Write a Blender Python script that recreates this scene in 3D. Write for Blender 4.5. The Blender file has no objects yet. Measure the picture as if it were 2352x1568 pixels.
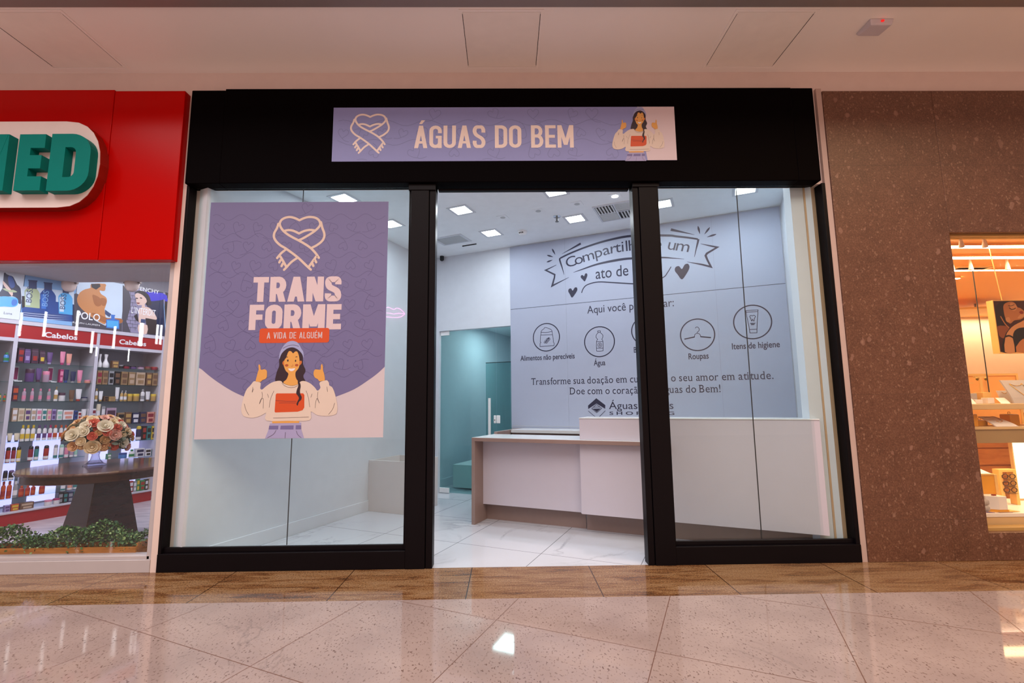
import bpy, math, random
from mathutils import Vector, Matrix
from mathutils.geometry import tessellate_polygon
random.seed(7)
S = bpy.context.scene
C = S.collection
PI = math.pi
# ---------------------------------------------------------------- camera, world, exposure, large lights
FPX = 1080.0
PITCH, ROLL, YAW = 0.12497, -0.01039, 0.01212
PH = 0.4271                                   # the shop's rooms and the floor tiles are turned by this angle against the shopfront
FWD = Vector((math.sin(YAW)*math.cos(PITCH), math.cos(YAW)*math.cos(PITCH), math.sin(PITCH)))
_r0 = Vector((math.cos(YAW), -math.sin(YAW), 0)); _u0 = _r0.cross(FWD)
RGT = _r0*math.cos(ROLL) + _u0*math.sin(ROLL); UPV = -_r0*math.sin(ROLL) + _u0*math.cos(ROLL)
EYE = Vector((0, 0, 1.3))
cd = bpy.data.cameras.new('camera'); cam = bpy.data.objects.new('camera', cd); C.objects.link(cam)
cd.sensor_width = 36; cd.sensor_fit = 'HORIZONTAL'; cd.lens = FPX/2352*36; cd.clip_start = 0.02
cam.matrix_world = Matrix(((RGT.x, UPV.x, -FWD.x, EYE.x), (RGT.y, UPV.y, -FWD.y, EYE.y), (RGT.z, UPV.z, -FWD.z, EYE.z), (0, 0, 0, 1)))
S.camera = cam
S.view_settings.view_transform = 'Standard'; S.view_settings.look = 'None'
S.view_settings.exposure = 0.0; S.view_settings.gamma = 1.0; S.view_settings.use_curve_mapping = False
W = bpy.data.worlds.new('world'); S.world = W; W.use_nodes = True
W.node_tree.nodes['Background'].inputs[0].default_value = (1.0, 0.74, 0.66, 1)
W.node_tree.nodes['Background'].inputs[1].default_value = 0.30
def area(name, loc, sx, sy, power, color, rot=(0, 0, 0)):
    l = bpy.data.lights.new(name, 'AREA'); l.shape = 'RECTANGLE'; l.size = sx; l.size_y = sy; l.energy = power; l.color = color
    o = bpy.data.objects.new(name, l); C.objects.link(o); o.location = loc; o.rotation_euler = rot
    return o
area('mall_fill_light', (-6.5, -3.0, 9.0), 8, 8, 960, (1.0, 0.90, 0.87))  # three added fill lights overhead, out of view, each with its own tint
area('mall_fill_light', (1.0, -3.0, 9.0), 6, 8, 680, (1.0, 0.91, 0.89))
area('mall_fill_light', (8.0, -2.8, 9.0), 7, 8, 900, (1.0, 0.68, 0.38))
COOL = (0.84, 0.93, 1.0)
# ---------------------------------------------------------------- helpers: frames
CPH, SPH = math.cos(PH), math.sin(PH)
def FC(x, y, z): return Vector((x, y, z))
def RM(b, a, z): return Vector((b*CPH + a*SPH, -b*SPH + a*CPH, z))          # room frame: b along the mural wall, a into the depth
def ray(x, y): return RGT*((x-1176)/FPX) - UPV*((y-784)/FPX) + FWD
def onY(x, y, Y): d = ray(x, y); p = EYE + d*(Y/d.y); return (p.x, p.z)
def onA(x, y, a): d = ray(x, y); t = a/(d.x*SPH + d.y*CPH); p = EYE + d*t; return (p.x*CPH - p.y*SPH, p.z)
def onB(x, y, b): d = ray(x, y); t = b/(d.x*CPH - d.y*SPH); p = EYE + d*t; return (p.x*SPH + p.y*CPH, p.z)
def onZ(x, y, z): d = ray(x, y); p = EYE + d*((z-1.3)/d.z); return (p.x, p.y)
def crop(x0, y0, s): return lambda p: (x0 + p[0]/s, y0 + p[1]/s)
# ---------------------------------------------------------------- helpers: materials
def lin(c):
    if isinstance(c, str):
        v = [int(c[i:i+2], 16)/255 for i in (0, 2, 4)]
        return tuple((x/12.92 if x <= .04045 else ((x+.055)/1.055)**2.4) for x in v)
    return tuple(c)
MATS = {}
def nodes(m):
    m.use_nodes = True; t = m.node_tree; return t, t.nodes, t.links
def N(t, kind, **kw):
    n = t.nodes.new(kind)
    for k, v in kw.items():
        if k.startswith('i_'): n.inputs[int(k[2:])].default_value = v
        else: setattr(n, k, v)
    return n
def math2(t, op, a, b=None, clamp=False):
    n = t.nodes.new('ShaderNodeMath'); n.operation = op; n.use_clamp = clamp
    for i, v in enumerate((a, b)):
        if v is None: continue
        if isinstance(v, (int, float)): n.inputs[i].default_value = v
        else: t.links.new(v, n.inputs[i])
    return n.outputs[0]
def mixc(t, fac, a, b):
    n = t.nodes.new('ShaderNodeMix'); n.data_type = 'RGBA'
    for s, v in ((n.inputs[0], fac), (n.inputs[6], a), (n.inputs[7], b)):
        if isinstance(v, (int, float)): s.default_value = v
        elif isinstance(v, tuple): s.default_value = (*v[:3], 1)
        else: t.links.new(v, s)
    return n.outputs[2]
def ramp(t, fac, stops):
    n = t.nodes.new('ShaderNodeValToRGB'); e = n.color_ramp.elements
    while len(e) < len(stops): e.new(0.5)
    for k, (p, c) in zip(e, stops): k.position = p; k.color = (*c[:3], 1) if isinstance(c, tuple) else (c, c, c, 1)
    t.links.new(fac, n.inputs[0]); return n.outputs[0]
def mat(name, color, rough=.5, metal=0, emis=None, strength=0, var=.05, scale=9, spec=.5, coat=0):
    if name in MATS: return MATS[name]
    m = bpy.data.materials.new(name); MATS[name] = m
    t, nd, lk = nodes(m); p = nd['Principled BSDF']; c = lin(color)
    geo = N(t, 'ShaderNodeNewGeometry'); no = N(t, 'ShaderNodeTexNoise'); no.inputs['Scale'].default_value = scale; no.inputs['Detail'].default_value = 4
    lk.new(geo.outputs['Position'], no.inputs['Vector'])
    col = mixc(t, no.outputs[0], tuple(x*(1-var) for x in c), tuple(min(1, x*(1+var)) for x in c))
    lk.new(col, p.inputs['Base Color'])
    p.inputs['Roughness'].default_value = rough; p.inputs['Metallic'].default_value = metal; p.inputs['Specular IOR Level'].default_value = spec
    if coat: p.inputs['Coat Weight'].default_value = coat; p.inputs['Coat Roughness'].default_value = .05
    if emis is not None:
        p.inputs['Emission Color'].default_value = (*lin(emis), 1); p.inputs['Emission Strength'].default_value = strength
    return m
def glass(name, tint, ior=1.45, edge=None):
    if name in MATS: return MATS[name]
    m = bpy.data.materials.new(name); MATS[name] = m; t, nd, lk = nodes(m); nd.remove(nd['Principled BSDF'])
    tr = N(t, 'ShaderNodeBsdfTransparent'); tr.inputs[0].default_value = (*tint, 1)
    gl = N(t, 'ShaderNodeBsdfGlossy'); gl.inputs['Roughness'].default_value = 0.005; gl.inputs[0].default_value = (.95, 1, 1, 1)
    geo = N(t, 'ShaderNodeNewGeometry'); dp = N(t, 'ShaderNodeVectorMath', operation='DOT_PRODUCT'); lk.new(geo.outputs['Normal'], dp.inputs[0]); lk.new(geo.outputs['Incoming'], dp.inputs[1])
    r0 = ((ior-1)/(ior+1))**2; sch = math2(t, 'POWER', math2(t, 'SUBTRACT', 1.0, math2(t, 'ABSOLUTE', dp.outputs['Value']), True), 5.0); frs = math2(t, 'ADD', math2(t, 'MULTIPLY', sch, 1-r0), r0)
    no = N(t, 'ShaderNodeTexNoise'); no.inputs['Scale'].default_value = 3
    mx = N(t, 'ShaderNodeMixShader'); fac = math2(t, 'MULTIPLY', frs, math2(t, 'ADD', math2(t, 'MULTIPLY', no.outputs[0], .1), .95))
    lk.new(fac, mx.inputs[0]); lk.new(tr.outputs[0], mx.inputs[1]); lk.new(gl.outputs[0], mx.inputs[2]); lk.new(mx.outputs[0], nd['Material Output'].inputs[0])
    return m
def grid_lines(t, pos, ang, size, offa, offb, width):
    """1 on the joints of a square grid turned by ang, 0 elsewhere; and the cell's random number"""
    sp = N(t, 'ShaderNodeSeparateXYZ'); t.links.new(pos, sp.inputs[0]); x, y = sp.outputs[0], sp.outputs[1]
    c, s = math.cos(ang), math.sin(ang)
    b = math2(t, 'SUBTRACT', math2(t, 'MULTIPLY', x, c), math2(t, 'MULTIPLY', y, s))
    a = math2(t, 'ADD', math2(t, 'MULTIPLY', x, s), math2(t, 'MULTIPLY', y, c))
    out = []; cells = []
    for v, off in ((b, offb), (a, offa)):
        q = math2(t, 'DIVIDE', math2(t, 'SUBTRACT', v, off), size)
        f = math2(t, 'FRACT', q); cells.append(math2(t, 'FLOOR', q))
        d = math2(t, 'MINIMUM', f, math2(t, 'SUBTRACT', 1.0, f))
        out.append(math2(t, 'LESS_THAN', d, width/size/2))
    cb = N(t, 'ShaderNodeCombineXYZ'); t.links.new(cells[0], cb.inputs[0]); t.links.new(cells[1], cb.inputs[1])
    wn = N(t, 'ShaderNodeTexWhiteNoise'); t.links.new(cb.outputs[0], wn.inputs[0])
    return math2(t, 'MAXIMUM', out[0], out[1]), wn.outputs[0]
def noise(t, pos, scale, detail=6, rough=.55, stretch=None, rot=0, dist=0):
    mp = N(t, 'ShaderNodeMapping'); t.links.new(pos, mp.inputs[0])
    if stretch: mp.inputs['Scale'].default_value = stretch
    mp.inputs['Rotation'].default_value = (0, 0, rot)
    n = N(t, 'ShaderNodeTexNoise'); n.inputs['Scale'].default_value = scale; n.inputs['Detail'].default_value = detail; n.inputs['Roughness'].default_value = rough
    n.inputs['Distortion'].default_value = dist
    t.links.new(mp.outputs[0], n.inputs[0]); return n.outputs[0]
def mat_mall_floor():
    m = bpy.data.materials.new('speckled_beige_granite'); t, nd, lk = nodes(m); p = nd['Principled BSDF']; pos = N(t, 'ShaderNodeNewGeometry').outputs['Position']
    base = ramp(t, noise(t, pos, 2.2, 6), [(.3, lin('94817C')), (.7, lin('AA968F'))])
    sp = ramp(t, noise(t, pos, 84, 2, .5, (1, .6, 1), PH), [(.365, 0.0), (.405, 1.0)])
    sp2 = ramp(t, noise(t, pos, 9, 3), [(.42, 0.35), (.62, 1.0)])
    spk = math2(t, 'SUBTRACT', 1.0, sp); spk = math2(t, 'MULTIPLY', spk, sp2)
    c = mixc(t, math2(t, 'MULTIPLY', spk, .8), base, lin('5A4138'))
    vein = ramp(t, noise(t, pos, 1.1, 8, .6, (1, .35, 1), -.25, 1.6), [(.485, 0.0), (.5, 1.0), (.515, 0.0)])
    vein = math2(t, 'MULTIPLY', vein, ramp(t, noise(t, pos, .9, 2), [(.54, 0.0), (.66, .55)]))
    c = mixc(t, vein, c, lin('6E5E5C'))
    g, rnd = grid_lines(t, pos, PH, .919, 1.777, -.39, .005)
    c = mixc(t, math2(t, 'MULTIPLY', rnd, .10), c, lin('A98C7E'))
    c = mixc(t, g, c, lin('6B4A3C'))
    lk.new(c, p.inputs['Base Color']); p.inputs['Roughness'].default_value = .06; p.inputs['IOR'].default_value = 1.5
    lk.new(math2(t, 'ADD', math2(t, 'MULTIPLY', g, .4), .05), p.inputs['Roughness'])
    return m
def mat_border():
    m = bpy.data.materials.new('golden_veined_granite'); t, nd, lk = nodes(m); p = nd['Principled BSDF']; pos = N(t, 'ShaderNodeNewGeometry').outputs['Position']
    w = noise(t, pos, 5.5, 9, .66, (.42, 2.6, 1), .16, .8)
    c = ramp(t, w, [(.32, lin('3E2412')), (.42, lin('6E4424')), (.50, lin('86603C')), (.60, lin('947252')), (.74, lin('6E4626'))])
    gr = noise(t, pos, 90, 3, .7); c = mixc(t, ramp(t, gr, [(.36, .75), (.52, 0.0)]), c, lin('4A3222')); c = mixc(t, ramp(t, gr, [(.54, 0.0), (.68, .5)]), c, lin('AE9272'))
    sp = N(t, 'ShaderNodeSeparateXYZ'); lk.new(pos, sp.inputs[0])
    q = math2(t, 'DIVIDE', math2(t, 'ADD', sp.outputs[0], .285), .918); f = math2(t, 'FRACT', q); d = math2(t, 'MINIMUM', f, math2(t, 'SUBTRACT', 1.0, f))
    wn = N(t, 'ShaderNodeTexWhiteNoise'); wn.noise_dimensions = '1D'; lk.new(math2(t, 'FLOOR', q), wn.inputs['W'])
    c = mixc(t, math2(t, 'MULTIPLY', wn.outputs[0], .3), c, lin('94785E'))
    c = mixc(t, math2(t, 'LESS_THAN', d, .004), c, lin('3A2416'))
    lk.new(c, p.inputs['Base Color']); p.inputs['Roughness'].default_value = .08
    return m
def mat_marble():
    m = bpy.data.materials.new('white_marble_tiles'); t, nd, lk = nodes(m); p = nd['Principled BSDF']; pos = N(t, 'ShaderNodeNewGeometry').outputs['Position']
    v = ramp(t, noise(t, pos, .9, 9, .62, None, .4, 1.2), [(.475, 0.0), (.5, 1.0), (.525, 0.0)])
    v = math2(t, 'MULTIPLY', v, ramp(t, noise(t, pos, 1.3, 3), [(.48, 0.0), (.68, .75)]))
    c = mixc(t, v, lin('C2C4CC'), lin('8D9096'))
    g, rnd = grid_lines(t, pos, PH, .828, 3.95, -.66, .006)
    c = mixc(t, g, c, lin('6F7274'))
    lk.new(c, p.inputs['Base Color']); p.inputs['Roughness'].default_value = .05
    return m
def mat_stone():
    m = bpy.data.materials.new('brown_conglomerate_stone'); t, nd, lk = nodes(m); p = nd['Principled BSDF']; pos = N(t, 'ShaderNodeNewGeometry').outputs['Position']
    base = ramp(t, noise(t, pos, 5, 8, .7), [(.25, lin('452619')), (.5, lin('623D2C')), (.75, lin('724B38'))])
    fine = ramp(t, noise(t, pos, 95, 3, .7), [(.35, lin('4A2C20')), (.6, lin('73503E')), (.72, lin('966E56'))])
    c = mixc(t, .55, base, fine)
    vo = N(t, 'ShaderNodeTexVoronoi'); vo.inputs['Scale'].default_value = 15; vo.inputs['Randomness'].default_value = 1
    mp = N(t, 'ShaderNodeMapping'); lk.new(pos, mp.inputs[0]); mp.inputs['Rotation'].default_value = (.3, .7, .2); mp.inputs['Scale'].default_value = (1, 1, .75)
    dn = N(t, 'ShaderNodeTexNoise'); dn.inputs['Scale'].default_value = 14; lk.new(pos, dn.inputs[0])
    ad = N(t, 'ShaderNodeVectorMath', operation='MULTIPLY_ADD'); lk.new(dn.outputs['Color'], ad.inputs[0]); ad.inputs[1].default_value = (.06, .06, .06); lk.new(mp.outputs[0], ad.inputs[2]); lk.new(ad.outputs[0], vo.inputs['Vector'])
    rs = N(t, 'ShaderNodeSeparateColor'); lk.new(vo.outputs['Color'], rs.inputs[0])
    rad = math2(t, 'MULTIPLY', math2(t, 'SUBTRACT', rs.outputs[0], .45), .6)
    clast = math2(t, 'LESS_THAN', vo.outputs['Distance'], rad)
    c = mixc(t, math2(t, 'MULTIPLY', clast, math2(t, 'ADD', math2(t, 'MULTIPLY', rs.outputs[1], .5), .12)), c, lin('967060'))
    vs = N(t, 'ShaderNodeTexVoronoi'); vs.inputs['Scale'].default_value = 46; lk.new(ad.outputs[0], vs.inputs['Vector'])
    r2 = N(t, 'ShaderNodeSeparateColor'); lk.new(vs.outputs['Color'], r2.inputs[0])
    cl2 = math2(t, 'LESS_THAN', vs.outputs['Distance'], math2(t, 'MULTIPLY', math2(t, 'SUBTRACT', r2.outputs[0], .42), .72))
    c = mixc(t, math2(t, 'MULTIPLY', cl2, .38), c, lin('A07C66'))
    sp = N(t, 'ShaderNodeSeparateXYZ'); lk.new(pos, sp.inputs[0])
    jz = math2(t, 'LESS_THAN', math2(t, 'ABSOLUTE', math2(t, 'SUBTRACT', math2(t, 'FRACT', math2(t, 'DIVIDE', math2(t, 'SUBTRACT', sp.outputs[2], .82), 1.0)), .5)), .0022)
    jx = math2(t, 'LESS_THAN', math2(t, 'ABSOLUTE', math2(t, 'SUBTRACT', math2(t, 'FRACT', math2(t, 'SUBTRACT', sp.outputs[0], 3.0)), .55)), .0018)
    c = mixc(t, math2(t, 'MULTIPLY', math2(t, 'MAXIMUM', jz, jx), .38), c, lin('33231B'))
    lk.new(c, p.inputs['Base Color']); p.inputs['Roughness'].default_value = .38
    bp = N(t, 'ShaderNodeBump'); bp.inputs['Strength'].default_value = .08; lk.new(noise(t, pos, 60, 4), bp.inputs['Height']); lk.new(bp.outputs[0], p.inputs['Normal'])
    return m
def mat_wood(name, c1, c2, stretch, scale=4, rough=.4, rot=0):
    if name in MATS: return MATS[name]
    m = bpy.data.materials.new(name); MATS[name] = m; t, nd, lk = nodes(m); p = nd['Principled BSDF']; pos = N(t, 'ShaderNodeNewGeometry').outputs['Position']
    c = ramp(t, noise(t, pos, scale, 7, .6, stretch, rot, .6), [(.3, lin(c1)), (.7, lin(c2))])
    lk.new(c, p.inputs['Base Color']); p.inputs['Roughness'].default_value = rough
    return m
# ---------------------------------------------------------------- helpers: meshes
ORG = {}
class MB:
    def __init__(s): s.v = []; s.f = []; s.m = []
    def quad(s, *ps, m=0):
        n = len(s.v); s.v += [Vector(p) for p in ps]; s.f.append(tuple(range(n, n+len(ps)))); s.m.append(m)
    def box(s, x0, x1, y0, y1, z0, z1, T=FC, m=0):
        n = len(s.v)
        s.v += [T(x, y, z) for z in (z0, z1) for y in (y0, y1) for x in (x0, x1)]
        for f in ((0, 2, 3, 1), (4, 5, 7, 6), (0, 1, 5, 4), (2, 6, 7, 3), (0, 4, 6, 2), (1, 3, 7, 5)):
            s.f.append(tuple(n+i for i in f)); s.m.append(m)
        return s
    def prism(s, pts, z0, z1, T=FC, m=0, side=None):
        """pts: outline (x, y), counter-clockwise seen from above"""
        n = len(s.v); k = len(pts)
        s.v += [T(x, y, z) for z in (z0, z1) for x, y in pts]
        s.f.append(tuple(n+i for i in range(k))[::-1]); s.m.append(m)
        s.f.append(tuple(n+k+i for i in range(k))); s.m.append(m)
        for i in range(k):
            j = (i+1) % k; s.f.append((n+i, n+j, n+k+j, n+k+i)); s.m.append(m if side is None else side)
        return s
    def lathe(s, prof, cx=0, cy=0, T=FC, seg=16, sx=1, sy=1, m=0, rot=0, fl=0):
        n = len(s.v); k = len(prof)
        for r, z in prof:
            for i in range(seg):
                a = 2*PI*i/seg + rot; rr = r*(1+fl*(1 if i % 2 else -1)); s.v.append(T(cx+rr*sx*math.cos(a), cy+rr*sy*math.sin(a), z))
        for j in range(k-1):
            for i in range(seg):
                i2 = (i+1) % seg; s.f.append((n+j*seg+i, n+j*seg+i2, n+(j+1)*seg+i2, n+(j+1)*seg+i)); s.m.append(m)
        s.f.append(tuple(n+i for i in range(seg))[::-1]); s.m.append(m)
        s.f.append(tuple(n+(k-1)*seg+i for i in range(seg))); s.m.append(m)
        return s
    def loft(s, rings, m=0, cap=True, close=True):
        n = len(s.v); k = len(rings[0])
        for r in rings: s.v += [Vector(p) for p in r]
        for j in range(len(rings)-1):
            for i in range(k if close else k-1):
                i2 = (i+1) % k; s.f.append((n+j*k+i, n+j*k+i2, n+(j+1)*k+i2, n+(j+1)*k+i)); s.m.append(m)
        if cap:
            s.f.append(tuple(n+i for i in range(k))[::-1]); s.m.append(m); e = n+(len(rings)-1)*k
            s.f.append(tuple(e+i for i in range(k))); s.m.append(m)
        return s
    def tube(s, pts, r, seg=8, m=0):
        pts = [Vector(p) for p in pts]; rings = []
        for i, p in enumerate(pts):
            d = (pts[min(i+1, len(pts)-1)] - pts[max(i-1, 0)]).normalized()
            ax = d.cross(Vector((0, 0, 1)) if abs(d.z) < .9 else Vector((1, 0, 0))).normalized(); ay = d.cross(ax)
            rings.append([p + (ax*math.cos(2*PI*k/seg) + ay*math.sin(2*PI*k/seg))*r for k in range(seg)])
        return s.loft(rings, m)
    def build(s, name, mats, parent=None, smooth=False, bevel=0, seg=2, org=None):
        if not isinstance(mats, (list, tuple)): mats = [mats]
        if parent is not None: og = ORG[parent.name]
        elif org is not None: og = Vector(org)
        else:
            xs = [p.x for p in s.v]; ys = [p.y for p in s.v]; zs = [p.z for p in s.v]
            og = Vector(((min(xs)+max(xs))/2, (min(ys)+max(ys))/2, min(zs)))
        me = bpy.data.meshes.new(name); me.from_pydata([p-og for p in s.v], [], s.f)
        for m in mats: me.materials.append(m)
        me.polygons.foreach_set('material_index', s.m)
        if smooth:
            me.polygons.foreach_set('use_smooth', [True]*len(me.polygons))
            try: me.set_sharp_from_angle(angle=math.radians(smooth if smooth is not True else 40))
            except Exception: pass
        me.update()
        o = bpy.data.objects.new(name, me); C.objects.link(o)
        if parent is not None: o.parent = parent
        else: o.location = og
        ORG[o.name] = og
        if bevel:
            b = o.modifiers.new('edge', 'BEVEL'); b.width = bevel; b.segments = seg; b.limit_method = 'ANGLE'
        return o
def tag(o, label, cat, group=None, kind=None):
    o['label'] = label; o['category'] = cat
    if group: o['group'] = group
    if kind: o['kind'] = kind
    return o
def thing(name, label, cat, loc, group=None):
    o = bpy.data.objects.new(name, None); C.objects.link(o); o.location = loc; o.empty_display_size = .1; ORG[o.name] = Vector(loc)
    return tag(o, label, cat, group)
def struct(o, label=None):
    o['kind'] = 'structure'
    if label: o['label'] = label
    return o
def group_root(name, loc, label=None):
    o = bpy.data.objects.new(name, None); C.objects.link(o); o.location = loc; ORG[o.name] = Vector(loc); return struct(o, label)
# ---------------------------------------------------------------- helpers: flat printing (2-D shapes laid on a plane)
def cat(pts, n=6, closed=False):
    P = [Vector(p) for p in pts]; out = []; k = len(P)
    for i in range(k if closed else k-1):
        p0, p1, p2, p3 = (P[(i-1) % k], P[i], P[(i+1) % k], P[(i+2) % k]) if closed else (P[max(i-1, 0)], P[i], P[i+1], P[min(i+2, k-1)])
        for j in range(n):
            t = j/n
            out.append(((2*p1) + (p2-p0)*t + (2*p0-5*p1+4*p2-p3)*t*t + (3*p1-p0-3*p2+p3)*t*t*t)*.5)
    if not closed: out.append(P[-1])
    return [(p[0], p[1]) for p in out]
class Art:
    def __init__(s, P, mats): s.P0 = P; s.c = 0; s.mats = mats; s.mb = MB(); s.key = {n: i for i, n in enumerate(mats)}
    def P(s, u, v, lay): return s.P0(u, v, lay + (s.c % 9)*.1)
    def poly(s, pts, col, lay=1, holes=()):
        s.c += 1
        loops = [[Vector((p[0], p[1], 0)) for p in L] for L in (pts, *holes)]
        tris = tessellate_polygon(loops); n = len(s.mb.v)
        for L in loops: s.mb.v += [s.P(p.x, p.y, lay) for p in L]
        for t in tris: s.mb.f.append(tuple(n+i for i in t)); s.mb.m.append(s.key[col])
    def ell(s, cx, cy, rx, ry, col, lay=1, n=20, rot=0):
        c, d = math.cos(rot), math.sin(rot)
        s.poly([(cx + rx*math.cos(2*PI*i/n)*c - ry*math.sin(2*PI*i/n)*d, cy + rx*math.cos(2*PI*i/n)*d + ry*math.sin(2*PI*i/n)*c) for i in range(n)], col, lay)
    def stroke(s, pts, w, col, lay=1, closed=False, caps=False):
        """w: one width or one per point"""
        pts = [Vector((p[0], p[1])) for p in pts]; k = len(pts); ws = w if isinstance(w, (list, tuple)) else [w]*k
        s.c += 1; n = len(s.mb.v)
        for i, p in enumerate(pts):
            a = pts[i-1] if (i or closed) else p; b = pts[(i+1) % k] if (i < k-1 or closed) else p
            d1 = (p-a) if (p-a).length > 1e-9 else (b-p); d2 = (b-p) if (b-p).length > 1e-9 else (p-a)
            d1 = d1.normalized(); d2 = d2.normalized(); n1 = Vector((-d1.y, d1.x)); n2 = Vector((-d2.y, d2.x)); nn = n1+n2
            nn = n1 if nn.length < .2 else nn/ max(.35, nn.dot(n1))
            for sg in (1, -1): q = p + nn*(sg*ws[i]/2); s.mb.v.append(s.P(q.x, q.y, lay))
        for i in range(k if closed else k-1):
            j = (i+1) % k; s.mb.f.append((n+2*i, n+2*i+1, n+2*j+1, n+2*j)); s.mb.m.append(s.key[col])
        if caps:
            for p, ww in ((pts[0], ws[0]), (pts[-1], ws[-1])): s.ell(p.x, p.y, ww/2, ww/2, col, lay, 12)
    def mesh(s, vf, col, lay):
        s.c += 1; n = len(s.mb.v); s.mb.v += [s.P(x, y, lay) for x, y in vf[0]]
        for f in vf[1]: s.mb.f.append(tuple(n+i for i in f)); s.mb.m.append(s.key[col])
    def build(s, name, parent=None, org=None): return s.mb.build(name, [s.mats[k] for k in s.mats], parent, org=org)
FONT = {}
def glyphs(txt, off=0.0):
    k = (txt, off)
    if k not in FONT:
        c = bpy.data.curves.new('t', 'FONT'); c.body = txt; c.offset = off; c.resolution_u = 4
        o = bpy.data.objects.new('t', c); me = bpy.data.meshes.new_from_object(o)
        FONT[k] = ([(v.co.x, v.co.y) for v in me.vertices], [tuple(p.vertices) for p in me.polygons])
        bpy.data.objects.remove(o); bpy.data.curves.remove(c); bpy.data.meshes.remove(me)
    return FONT[k]
CAPH = max(y for x, y in glyphs('H')[0])
def text(art, txt, u0, u1, v, cap, col, lay=2, off=0.0):
    vs, fs = glyphs(txt, off); xa = min(x for x, y in vs); xb = max(x for x, y in vs)
    art.mesh(([(u0 + (x-xa)/(xb-xa)*(u1-u0), v + y/CAPH*cap) for x, y in vs], fs), col, lay)
def advance(ch):
    w = lambda q: max(x for x, y in glyphs(q)[0]) - min(x for x, y in glyphs(q)[0])
    return w('H'+ch+'H') - w('HH')
SERIF = {'T': 'mM', 'r': 'l', 'n': 'lrL', 'm': 'lrcL', 'f': 'm', 'i': 'mL', 'u': 'rLR', 'd': 'rM', 'D': 'lL', 'B': 'lL', 't': '', 'l': 'mL', 'b': 'L', 'g': '', 'q': 'r', 'Á': 'lr', 'á': 'r', 'ã': 'r', 'a': 'r', 'v': 'LR'}
def text_serif(art, txt, u0, u1, v, cap, col, lay=2):
    """the round letters with slab feet added, set letter by letter"""
    x = 0; pos = []
    for ch in txt: pos.append(x); x += .24 if ch == ' ' else advance(ch)+.035
    sc = (u1-u0)/x; ys = cap/CAPH
    for ch, p in zip(txt, pos):
        if ch == ' ': continue
        vs, fs = glyphs(ch); xa = min(q for q, _ in vs); xb = max(q for q, _ in vs); yt = max(q for _, q in vs)
        f = lambda X, Y: (u0 + (p + X - xa)*sc, v + Y*ys)
        art.mesh(([f(X, Y) for X, Y in vs], fs), col, lay)
        if ch in 'ia' : yt = .5 if ch == 'i' else yt
        st = .075; h = .03
        for k in SERIF.get(ch, ''):
            cx = {'l': xa+st/2, 'r': xb-st/2, 'm': (xa+xb)/2, 'c': (xa+xb)/2, 'L': xa+st/2-.02, 'R': xb-st/2, 'M': (xa+xb)/2 if ch == 'T' else xb-st/2-.02}[k]
            low = k in 'lrmc'; ww = .11
            if ch == 'T' and k == 'M':
                for e in (xa+.015, xb-.015): art.poly([f(e-.018, yt-.13), f(e+.018, yt-.13), f(e+.018, yt), f(e-.018, yt)], col, lay)
                continue
            y0 = 0 if low else yt-h
            art.poly([f(cx-ww, y0), f(cx+ww, y0), f(cx+ww, y0+h), f(cx-ww, y0+h)] if low else [f(cx-ww, y0-.012), f(cx+.04, y0), f(cx+.04, y0+h), f(cx-ww, y0+h*.6)], col, lay)
def arc(cx, cy, rx, ry, a0, a1, n=8): return [(cx+rx*math.cos(math.radians(a0+(a1-a0)*i/n)), cy+ry*math.sin(math.radians(a0+(a1-a0)*i/n))) for i in range(n+1)]
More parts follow.
